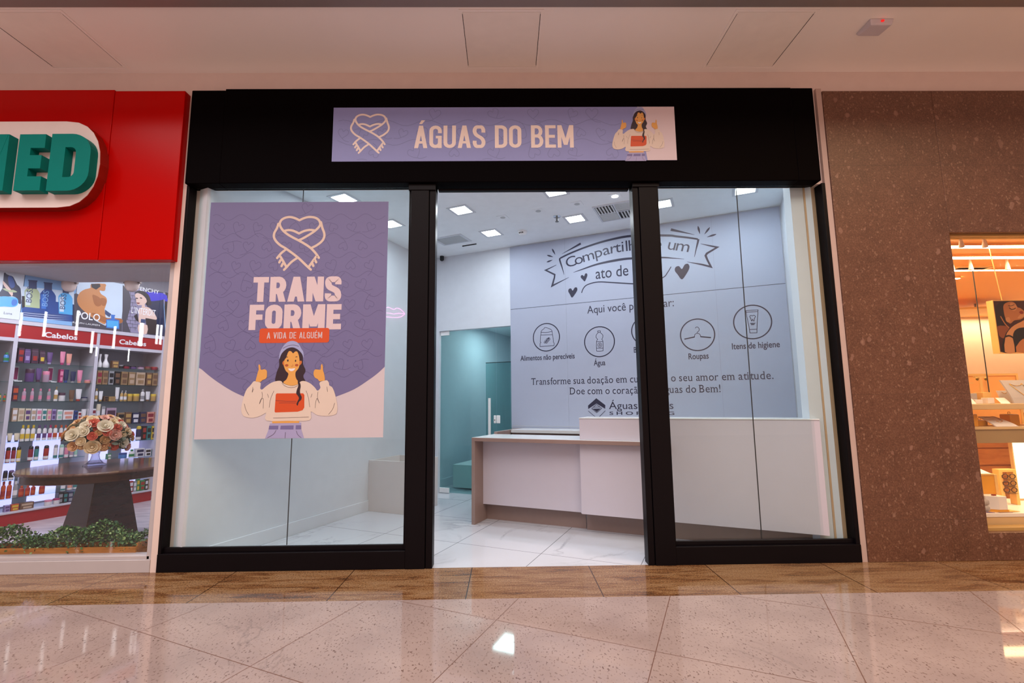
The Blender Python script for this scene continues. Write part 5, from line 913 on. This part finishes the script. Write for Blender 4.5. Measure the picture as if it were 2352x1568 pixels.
for i in range(230):
    an = random.uniform(0, 2*PI); el = random.uniform(-.5, 1.45); d = Vector((math.cos(an)*math.cos(el), math.sin(an)*math.cos(el)*.75, math.sin(el)*.8)); sp1.append((cF+Vector((d.x*.23, d.y*.2, d.z*.17+.0)), d+Vector((random.uniform(-.5, .5), random.uniform(-.5, .5), random.uniform(-.4, .3)))))
leaves('foliage', M_leaf, fa, sp1[:150], .055, .26)['kind'] = 'stuff'; leaves('foliage', M_leaf2, fa, sp1[150:], .06, .3)['kind'] = 'stuff'
MB().lathe([(.03, .87), (.085, .90), (.11, .95), (.15, 1.0), (.13, 1.06), (.05, 1.09)], vx, vy, FC, 14).build('foam_core', M_leaf, fa, smooth=True)
pt = thing('planter', 'long wooden trough of clipped green boxwood inside the drugstore window', 'planter', (-3.6, 4.05, 0))
M_trough = mat_wood('orange_wood', '8A5020', 'BE7E3A', (1.2, 6, 6), 3, .4)
MB().box(-4.9, -2.99, 3.985, 4.005, 0, .165).box(-4.9, -2.99, 4.13, 4.15, 0, .165).box(-3.01, -2.99, 4.005, 4.13, 0, .19).box(-4.9, -3.01, 4.005, 4.13, 0, .13).build('trough', M_trough, pt, bevel=.004)
for m, n, sz in ((mat('box_leaf_dark', '2C5034', .5, var=.3, scale=25), 2200, .022), (mat('box_leaf', '527E48', .5, var=.3, scale=25), 2200, .021), (mat('box_leaf_light', '98B678', .5, var=.25, scale=25), 900, .02)):
    spots = []
    for i in range(n):
        x = random.uniform(-4.85, -2.985); tz = .275+.035*math.sin(x*7.0)+.028*math.sin(x*17+1); z = .12+(tz-.12)*random.random()**.55*1.12; y = 4.06+random.uniform(-.085, .10)*(1.15-.5*(z-.12)/.15)
        spots.append((Vector((x, y, z)), Vector((random.uniform(-1, 1), random.uniform(-1, .6), random.uniform(-.3, 1)))))
    leaves('foliage', m, pt, spots, sz, .34)['kind'] = 'stuff'
# ================================================================ jewellery shop window
M_gold = mat('gold', 'D0A040', .2, 1); M_wcard = mat('white_card', 'EDE4DC', .45); M_ybox = mat('amber_box', 'E8A028', .4); M_ply = mat('pale_wood_frame', 'F0C070', .45); M_grys = mat('grey_suede', 'B5ABA4', .7); M_warm = mat('warm_tube', 'FFFFFF', .5, emis=(1, .72, .42), strength=38)
WARM = (1.0, .56, .22)
area('jewellery_wall_fill', (9.0, 8.55, 2.77), 7, .1, 75, (1, .78, .54)); area('jewellery_low_light', (4.7, 4.25, .86), 1.2, .15, 6, (1, .66, .34))  # the wall light is an added fill that brightens the back wall
for i, (Y, x1) in enumerate(((4.50, 7.5), (4.87, 7.5), (5.38, 7.5), (5.76, 5.75), (6.6, 6.4), (7.7, 7.2))):
    t = thing('linear_light', f'long white linear ceiling light in the jewellery shop, {ORD[i]} from the window glass', 'linear light', ((4.0+x1)/2, Y, 2.80), 'linear lights in the jewellery shop')
    w = .036 if i < 2 else .02
    MB().box(3.6, x1, Y-w-.008, Y-w, 2.778, 2.80).box(3.6, x1, Y+w, Y+w+.008, 2.778, 2.80).build('profile', M_orange, t); MB().box(3.6, x1, Y-w, Y+w, 2.774, 2.784).build('diffuser', M_warm, t)
c3 = crop(2170, 530, 6.82)
for i, (x, y, Y, wr) in enumerate(((265, 258, 4.27, 'first on the front row from the stone edge'), (633, 258, 4.27, 'second on the front row from the stone edge'), (120, 612, 5.02, 'on the back row tucked against the stone edge'), (415, 612, 5.02, 'in the middle of the back row'), (992, 610, 5.02, 'on the back row above the portrait'))):
    X, Z = onY(*c3((x, y)), Y)
    t = thing('cone_spotlight', f'white cone spotlight {wr}', 'spotlight', (X, Y, 2.80), 'cone spotlights in the jewellery shop')
    MB().lathe([(.022, Z), (.023, Z+.005), (.011, 2.78), (.010, 2.80)], X, Y, FC, 16).build('cone', M_wcard, t, smooth=True); MB().lathe([(.017, Z-.001), (.017, Z+.003)], X, Y, FC, 14).build('lens', mat('amber_lens', 'B06A30', .3), t)
x0, y0 = onZ(*c3((225, 545)), 2.795); x1, y1 = onZ(*c3((600, 600)), 2.795)
t = thing('air_vent', 'dark framed ceiling vent in the orange jewellery shop ceiling', 'air vent', ((x0+x1)/2, (y0+y1)/2, 2.80)); ya, yb = min(y0, y1), max(y0, y1)
MB().box(x0, x1, ya, ya+.04, 2.78, 2.80).box(x0, x1, yb-.04, yb, 2.78, 2.80).box(x0, x0+.04, ya+.04, yb-.04, 2.78, 2.80).box(x1-.04, x1, ya+.04, yb-.04, 2.78, 2.80).build('frame', M_ply, t)
mb = MB(); n = 8
for i in range(n): yy = ya+.05+(yb-ya-.1)*i/n; mb.box(x0+.04, x1-.04, yy, yy+.025, 2.785, 2.798)
mb.build('slats', mat('bronze_slats', '7A4A20', .5), t)
t = thing('ceiling_panel', 'large tilted cream raft hanging under the orange ceiling', 'ceiling raft', (6.9, 7.4, 2.5))
MB().loft([[(6.15, 7.1, 2.60), (7.9, 7.1, 2.66), (7.9, 8.0, 2.66), (6.15, 8.0, 2.60)], [(6.15, 7.1, 2.63), (7.9, 7.1, 2.69), (7.9, 8.0, 2.69), (6.15, 8.0, 2.63)]]).build('raft', M_ply, t); MB().box(6.3, 6.32, 7.5, 7.52, 2.61, 2.80).box(7.7, 7.72, 7.5, 7.52, 2.66, 2.80).build('hanger', M_metal, t)
# framed portrait
YF = 4.5; x0, z1 = onY(2281.5, 691, YF); z0 = onY(2297, 808, YF)[1]; x1 = x0+.66
pf = thing('portrait_frame', 'deep amber framed portrait of a woman with closed eyes hanging by a cord', 'picture', ((x0+x1)/2, YF, z0))
MB().box(x0-.006, x1, YF+.001, YF+.065, z0-.012, z1+.008).build('frame', M_ply, pf)
JD = {k: mat('portrait_'+k, c, .4, var=.05) for k, c in dict(bg='3E1208', skin='B4703F', light='C88A58', hair='1E0C08', dark='160A0A', lip='8A2A1C', shade='8A4824').items()}
PJ = lambda u, v, l: FC(u, YF-.0006*l, v); a = Art(PJ, JD); J = crop(2150, 520, 4.126); j = lambda x, y: onY(*J((x, y)), YF)
a.poly([(x0, z0), (x1, z0), (x1, z1), (x0, z1)], 'bg', 1)
pl(a, j, [(560, 800), (580, 740), (640, 710), (720, 712), (760, 740), (700, 760), (680, 900), (620, 945), (578, 930)], 'hair', 2, 3)
pl(a, j, [(640, 740), (700, 712), (745, 725), (770, 765), (800, 775), (850, 820), (840, 850), (800, 880), (740, 890), (700, 920), (660, 880), (640, 810)], 'skin', 3, 3); pl(a, j, [(785, 810), (805, 800), (825, 812), (815, 830), (795, 825)], 'lip', 4, 3)
a.stroke([j(*p) for p in cat([(690, 770), (712, 785), (735, 782), (752, 772)], 3)], .008, 'hair', 5); a.stroke([j(*p) for p in cat([(680, 750), (710, 752), (740, 740)], 3)], .005, 'hair', 5)
pl(a, j, [(580, 945), (640, 940), (690, 960), (680, 1040), (640, 1060), (600, 1040), (585, 990)], 'shade', 3, 2); pl(a, j, [(625, 1190), (640, 1060), (690, 970), (760, 960), (840, 960), (860, 1040), (790, 1100), (760, 1190)], 'dark', 3, 2)
pl(a, j, [(650, 1190), (655, 1050), (690, 980), (740, 935), (800, 905), (850, 880), (880, 900), (860, 950), (790, 960), (740, 990), (725, 1060), (745, 1190)], 'light', 4, 2); pl(a, j, [(760, 1190), (790, 1090), (860, 1060), (1000, 1100), (1020, 1190)], 'skin', 4, 2)
pl(a, j, [(700, 725), (745, 735), (765, 770), (740, 800), (705, 780)], 'light', 4, 3); pl(a, j, [(800, 830), (838, 835), (820, 860), (770, 870)], 'light', 4, 3); pl(a, j, [(655, 870), (690, 860), (700, 900), (670, 905)], 'light', 4, 3)
a.stroke([j(*p) for p in cat([(652, 1045), (690, 1035), (732, 1055)], 4)], .016, 'hair', 5); a.stroke([j(*p) for p in cat([(608, 850), (650, 920), (690, 960)], 4)], .010, 'skin', 4)
for dx in (0, 12): a.stroke([j(660+dx, 885), j(672+dx, 895), j(690+dx, 885)], .005, 'light', 5)
a.build('picture', pf); MB().tube([(x0+.11, YF+.02, z1+.008), (x0+.05, YF+.02, 2.80)], .004, 6).build('cord', M_ply, pf)
# display case and what stands in it
XA, XB = 3.90, 6.1
k0 = lambda y, Y=4.06: onY(2300, y, Y)[1]
zs1, zs2, zs2b, zb1 = k0(927), k0(980), k0(1017), k0(1178)
dc = thing('display_case', 'cream tiered jewellery display case behind the warm shop window', 'display case', (5.0, 4.3, .212))
MB().box(XA, XB, 4.06, 4.40, k0(940), zs1).build('upper_shelf', M_tan, dc, bevel=.004); MB().box(XA, XB, 4.06, 4.46, zs2-.022, zs2).build('middle_shelf', M_tan, dc, bevel=.003); MB().box(XA, XB, 4.07, 4.46, zs2b, zs2-.022).build('middle_fascia', mat('tan_grey', 'A88A60', .4), dc)
MB().box(XA, XB, 4.05, 4.62, zb1-.03, zb1).build('base_top', M_wcard, dc, bevel=.003); MB().box(XA, XB, 4.055, 4.60, .212, zb1-.03).build('base', M_tan, dc); MB().box(XB, XB+.03, 4.05, 4.7, .212, 2.6).build('side_panel', M_tan, dc)
ga = onY(2253, 760, 4.60); MB().box(ga[0]-.003, ga[0]+.003, 4.597, 4.603, zs1, onY(2232, 622, 4.60)[1]).build('glass_edge', M_seal, dc)
ob = onY(2220, 865, 4.62); oc = onY(2331, 862, 4.62)
MB().box(3.90, oc[0], 4.62, 4.65, .9, oc[1]).build('back_board', M_orange, dc); MB().box(3.90, oc[0], 4.61, 4.66, oc[1], oc[1]+.02).box(oc[0], oc[0]+.02, 4.61, 4.66, .9, oc[1]+.02).build('back_board_edge', M_ply, dc)
o = MB().box(4.0, 7.4, 6.0, 6.05, 0, 1.08)
for i in range(5): o.box(4.0, 7.4, 5.985, 6.0, .02+i*.21, .21+i*.21)
o = o.build('drawer_wall', mat_wood('brown_drawers', '9A5A2C', 'C07C44', (1, 1, 5), 3, .35), bevel=.004); tag(o, 'long brown wooden drawer wall seen between the display shelves', 'drawer unit')
c4 = crop(2200, 840, 8.25); w4_ = lambda x, y, Y: onY(*c4((x, y)), Y)
def cube_box(name, label, cat_, x0, x1, yt, Y, z, d, m, top=None, group=None):
    a0, zt = w4_(x0, yt, Y) if isinstance(x0, (int, float)) else x0; a1 = w4_(x1, yt, Y)[0]
    t = thing(name, label, cat_, ((a0+a1)/2, Y+d/2, z), group); MB().box(a0, a1, Y, Y+d, z+.0005, zt, FC).build('body', m, t, bevel=.003)
    if top: MB().box(a0+.004, a1-.004, Y+.004, Y+d-.004, zt, zt+.003).build('top', top, t)
    return t, a0, a1, zt
def necklace(t, pts, r=.0022): MB().tube([Vector(p) for p in pts], r, 6).build('necklace', M_gold, t, smooth=True)
def board(name, label, P, Y0, Y1, z0, z1, m, ch, group=None):
    """a leaning display board: P = x at bottom left, bottom right, top left, top right"""
    t = thing(name, label, 'jewellery stand', ((P[0]+P[1])/2, (Y0+Y1)/2, z0), group); mb = MB(); rings = []
    for i in range(7):
        q = i/6; s = q**1.5; y = Y0+(Y1-Y0)*q; z = z0+.001+(z1-z0)*(q**.8); rings.append([(P[0]+(P[2]-P[0])*q, y, z), (P[1]+(P[3]-P[1])*q, y, z), (P[1]+(P[3]-P[1])*q, y+.014, z), (P[0]+(P[2]-P[0])*q, y+.014, z)])
    mb.loft(rings).build('board', m, t)
    f = lambda u, q: (P[0]+(P[2]-P[0])*q+u*((P[1]+(P[3]-P[1])*q)-(P[0]+(P[2]-P[0])*q)), Y0+(Y1-Y0)*q-.003, z0+(z1-z0)*(q**.8)+.002)
    if ch: necklace(t, [f(*p) for p in cat(ch, 5)])
    return t
W_ = lambda x, y, Y=4.12: w4_(x, y, Y)
b0, b1, t0, t1 = W_(1075, 700, 4.10)[0], W_(1500, 700, 4.10)[0], W_(848, 275, 4.2)[0], W_(1290, 275, 4.2)[0]
board('necklace_stand', 'tall curved grey necklace stand with a gold chain on the upper shelf', (b0, b1, t0, t1), 4.10, 4.22, zs1, W_(900, 272, 4.2)[1], M_grys, [(.25, .80), (.45, .70), (.70, .72), (.80, .80), (.85, .45), (.75, .25), (.55, .30), (.25, .78)])
board('necklace_stand', 'short grey necklace stand behind the tall one on the upper shelf', (W_(805, 690, 4.3)[0], W_(1060, 690, 4.3)[0], W_(790, 470, 4.33)[0], W_(980, 470, 4.33)[0]), 4.28, 4.35, zs1, W_(880, 468, 4.33)[1], M_grys, [(.3, .85), (.5, .7), (.75, .8)])
board('display_card', 'low white sloping earring card in the middle of the upper shelf', (W_(850, 700, 4.08)[0], W_(1000, 700, 4.08)[0], W_(730, 605, 4.24)[0], W_(880, 605, 4.24)[0]), 4.08, 4.24, zs1, W_(800, 605, 4.24)[1], M_wcard, None)
board('display_card', 'low white sloping card at the stone edge of the upper shelf', (W_(225, 708, 4.075)[0], W_(350, 708, 4.075)[0], W_(200, 625, 4.16)[0], W_(262, 625, 4.16)[0]), 4.075, 4.16, zs1, W_(230, 625, 4.16)[1], M_wcard, None)
t, x0, x1, zt = cube_box('jewellery_block', 'cream block with a tall gold T-bar on the upper shelf', 'display block', 472, 632, 500, 4.28, zs1, .09, M_ply)
xm = (x0+x1)/2; MB().box(xm-.012, xm+.012, 4.32, 4.335, zt, zt+.135).box(xm-.055, xm+.055, 4.318, 4.337, zt+.135, zt+.15).build('earring_bar', M_ply, t)
for s in (-1, 1): MB().lathe([(.012, -.003), (.014, 0), (.012, .003)], 0, 0, lambda x, y, z, s=s: FC(xm+s*.04+x, 4.315+z, zt+.12+y), 12).build('earring', M_gold, t)
t, x0, x1, zt = cube_box('jewellery_block', 'small cream block with a thin T-bar beside the stone edge', 'display block', 236, 360, 520, 4.30, zs1, .08, M_grys)
xm = (x0+x1)/2; MB().box(xm-.008, xm+.008, 4.335, 4.345, zt, zt+.09).box(xm-.045, xm+.045, 4.333, 4.347, zt+.09, zt+.10).build('earring_bar', M_ply, t)
cube_box('jewellery_plinth', 'long low cream plinth at the back of the upper shelf', 'plinth', 330, 470, 640, 4.18, zs1, .06, M_wcard); cube_box('jewellery_plinth', 'low glossy white ring plinth in front of the T-bar block', 'plinth', 560, 690, 605, 4.2, zs1, .06, M_wcard)
board('necklace_board', 'large white bowed necklace board lying on the middle shelf', (W_(735, 1140, 4.08)[0], W_(1155, 1140, 4.08)[0], W_(392, 965, 4.28)[0], W_(700, 958, 4.28)[0]), 4.08, 4.28, zs2, W_(550, 960, 4.28)[1], M_wcard, [(.25, .95), (.45, .88), (.85, .96), (.75, .5), (.5, .35), (.4, .45)])
for x0, x1, yt, Y, d, lb in ((275, 370, 920, 4.16, .07, 'amber ring block on the middle shelf at the stone edge'), (385, 560, 1035, 4.20, .06, 'amber ring block under the bowed necklace board'), (980, 1160, 925, 4.22, .09, 'taller amber block with a ring on the middle shelf')):
    t, a0, a1, zt = cube_box('ring_block', lb, 'display block', x0, x1, yt, Y, zs2, d, M_ybox, M_wcard, 'amber ring blocks')
    MB().tube([(((a0+a1)/2)+.011*math.cos(i*PI/6), Y+d/2, zt+.014+.011*math.sin(i*PI/6)) for i in range(13)], .002, 6).build('ring', M_gold, t)
c5 = crop(2220, 1000, 6.53); w5 = lambda x, y, Y: onY(*c5((x, y)), Y)
x0 = w5(195, 600, 4.2)[0]; x1, zt = w5(425, 592, 4.2)
t = thing('display_box', 'large amber display box with white sloping lid on the case base', 'display box', ((x0+x1)/2, 4.3, zb1)); MB().box(x0-.02, x1, 4.2, 4.36, zb1+.06, zt).build('body', M_ybox, t, bevel=.004); MB().box(x1-.012, x1+.012, 4.195, 4.365, zb1+.0005, zt+.006).box(x0-.03, x1-.012, 4.195, 4.365, zt, zt+.012).box(x0-.03, x1-.012, 4.21, 4.35, zb1+.0005, zb1+.06).build('frame', M_ply, t); MB().loft([[(x0-.02, 4.2, zt+.013), (x1-.03, 4.2, zt+.013), (x1-.03, 4.35, zt+.013), (x0-.02, 4.35, zt+.013)], [(x0-.02, 4.3, zt+.08), (x0+.02, 4.3, zt+.08), (x0+.02, 4.35, zt+.08), (x0-.02, 4.35, zt+.08)]]).build('lid', M_wcard, t)
for i, lb in enumerate(('grey suede cushion at the bottom of the pair on the case base', 'grey suede cushion lying on top of the other one')):
    z = zb1+.002+i*.052; xa, xb = w5(236, 990, 4.1)[0], w5(325, 990, 4.1)[0]; rings = [[(((xa+xb)/2-.02)+.055*s*max(-1, min(1, 1.5*math.cos(k*PI/8))), 4.15+.05*s*max(-1, min(1, 1.5*math.sin(k*PI/8))), z+h) for k in range(16)] for s, h in ((.8, 0), (1, .012), (1, .038), (.8, .05))]
    o = MB().loft(rings).build('jewellery_cushion', M_grys, smooth=True); tag(o, lb, 'cushion', 'grey suede cushions')
x0, x1 = w5(325, 1060, 4.1)[0], w5(595, 1060, 4.1)[0]; zt = w5(460, 885, 4.16)[1]
t = thing('card_wedge', 'white and amber wedge box with a ring card in the middle of the base', 'display box', ((x0+x1)/2, 4.14, zb1)); xm = x0+(x1-x0)*.5
MB().prism([(x0, 4.12), (xm, 4.08), (x1, 4.08), (x1, 4.2), (x0, 4.2)], zb1+.0005, zb1+.02).build('base', M_ybox, t); MB().prism([(x0+.006, 4.122), (xm, 4.083), (x1-.004, 4.083), (x1-.004, 4.195), (x0+.006, 4.195)], zb1+.02, zt).build('body', M_wcard, t, bevel=.003); MB().box(xm-.01, xm+.015, 4.11, 4.13, zt, zt+.012).build('ring_stone', mat('ruby', '8A2018', .2), t)
Y = 4.34; x0, zt = w5(478, 508, Y); x1 = w5(800, 508, Y)[0]-.035; z = zb1
t = thing('eyewear_stand', 'pale wooden frame stand with three pairs of glasses on clear shelves', 'stand', ((x0+x1)/2, Y, z))
MB().box(x0, x0+.035, Y, Y+.06, z+.0005, zt).box(x1-.03, x1, Y, Y+.06, z+.0005, zt).box(x0+.035, x1-.03, Y, Y+.06, zt-.025, zt).build('frame', M_ply, t, bevel=.003)
zsv = [w5(650, y, Y)[1] for y in (655, 758, 860)]
mb = MB()
for q in zsv: mb.box(x0+.035, x1-.03, Y-.02, Y+.07, q-.006, q)
mb.build('shelf', M_vglass, t)
M_tort = mat('tortoiseshell', '3A2018', .25)
for i, q in enumerate(zsv):
    g = thing('eyeglasses', f'dark pair of glasses on the {("top", "middle", "bottom")[i]} shelf of the wooden stand', 'glasses', ((x0+x1)/2, Y, q), 'glasses on the wooden stand'); xm = (x0+x1)/2; mb = MB()
    for s in (-1, 1): mb.tube([(xm+s*.034+.026*math.cos(k*PI/8), Y-.005, q+.026+.020*math.sin(k*PI/8)) for k in range(17)], .0035, 6)
    mb.tube([(xm-.008, Y-.005, q+.03), (xm+.008, Y-.005, q+.03)], .003, 6); mb.build('rims', M_tort, g, smooth=True); mb = MB()
    for s in (-1, 1): mb.tube([(xm+s*.06, Y-.005, q+.034), (xm+s*.062, Y+.05, q+.03), (xm+s*.06, Y+.062, q+.012)], .0025, 6)
    mb.build('temples', M_tort, g)
for x0, x1, y, lb, m in ((265, 415, 1140, 'violet leaflet lying flat at the stone edge of the case base', mat('violet_leaflet', '8A7890', .5)), (490, 690, 1150, 'grey leaflet lying flat at the front of the case base', mat('grey_leaflet', 'A08A80', .5)), (600, 830, 1115, 'orange leaflet lying flat behind the grey one', M_orange)):
    xa, xb = w5(x0, y, 4.07)[0], w5(x1, y, 4.07)[0]; yy = 4.065 if y > 1130 else 4.085; o = MB().prism([(xa+.02, yy+.065), (xa, yy), (xb, yy), (xb-.03, yy+.065)][::1], zb1+.0005 if y > 1130 else zb1+.004, zb1+.0035 if y > 1130 else zb1+.007).build('leaflet', m); tag(o, lb, 'leaflet', 'leaflets on the case base')
t = thing('light_tower', 'upright glowing white light panel at the photo edge of the display case', 'light panel', (4.78, 4.50, zb1)); xa = w5(770, 600, 4.5)[0]
MB().box(xa, xa+.16, 4.52, 4.55, zb1+.0005, zs2b-.003).build('housing', M_tan, t); MB().box(xa+.01, xa+.15, 4.515, 4.52, zb1+.02, zs2b-.01).build('diffuser', mat('tower_glow', 'FFFFFF', .5, emis=(1, .85, .7), strength=1.3), t)
# ================================================================ across the mall: what the shop windows mirror
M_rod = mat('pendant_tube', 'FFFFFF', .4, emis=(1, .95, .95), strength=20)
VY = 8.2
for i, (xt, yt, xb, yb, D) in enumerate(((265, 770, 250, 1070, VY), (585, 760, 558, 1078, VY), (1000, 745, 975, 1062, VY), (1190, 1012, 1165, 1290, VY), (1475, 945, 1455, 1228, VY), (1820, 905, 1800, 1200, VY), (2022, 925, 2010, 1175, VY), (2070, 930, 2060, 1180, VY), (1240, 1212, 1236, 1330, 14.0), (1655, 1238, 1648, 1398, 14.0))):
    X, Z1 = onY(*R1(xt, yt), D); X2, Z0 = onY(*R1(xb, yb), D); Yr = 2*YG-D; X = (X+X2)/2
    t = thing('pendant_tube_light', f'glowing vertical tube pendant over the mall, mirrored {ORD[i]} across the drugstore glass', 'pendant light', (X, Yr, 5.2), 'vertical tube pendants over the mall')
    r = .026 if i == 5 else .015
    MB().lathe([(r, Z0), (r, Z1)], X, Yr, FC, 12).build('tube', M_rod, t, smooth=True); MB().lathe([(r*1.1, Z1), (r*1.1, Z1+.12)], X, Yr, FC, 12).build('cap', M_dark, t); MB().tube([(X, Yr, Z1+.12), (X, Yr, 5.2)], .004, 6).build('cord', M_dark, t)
D = 2*YG+8.95; lp = lambda x, y: (lambda q: Vector((q[0], -8.97, q[1])))(onY(440+x/4.523, 440+y/4.523, D))
t = thing('neon_lips_sign', 'pink neon lips sign on the wall across the mall', 'neon sign', tuple(lp(2095, 1300)))
M_neon = mat('pink_neon', 'FF80D0', .4, emis=(1, .25, .75), strength=14)
for pts in ([(1972, 1268), (2000, 1225), (2040, 1198), (2095, 1222), (2135, 1207), (2175, 1225), (2215, 1268)], [(1972, 1268), (2010, 1295), (2095, 1305), (2165, 1300), (2215, 1268)], [(1972, 1268), (2040, 1258), (2095, 1268), (2150, 1262), (2215, 1268)]):
    MB().tube([lp(*p) for p in cat(pts, 5)], .012, 6).build('tube', M_neon, t, smooth=True)
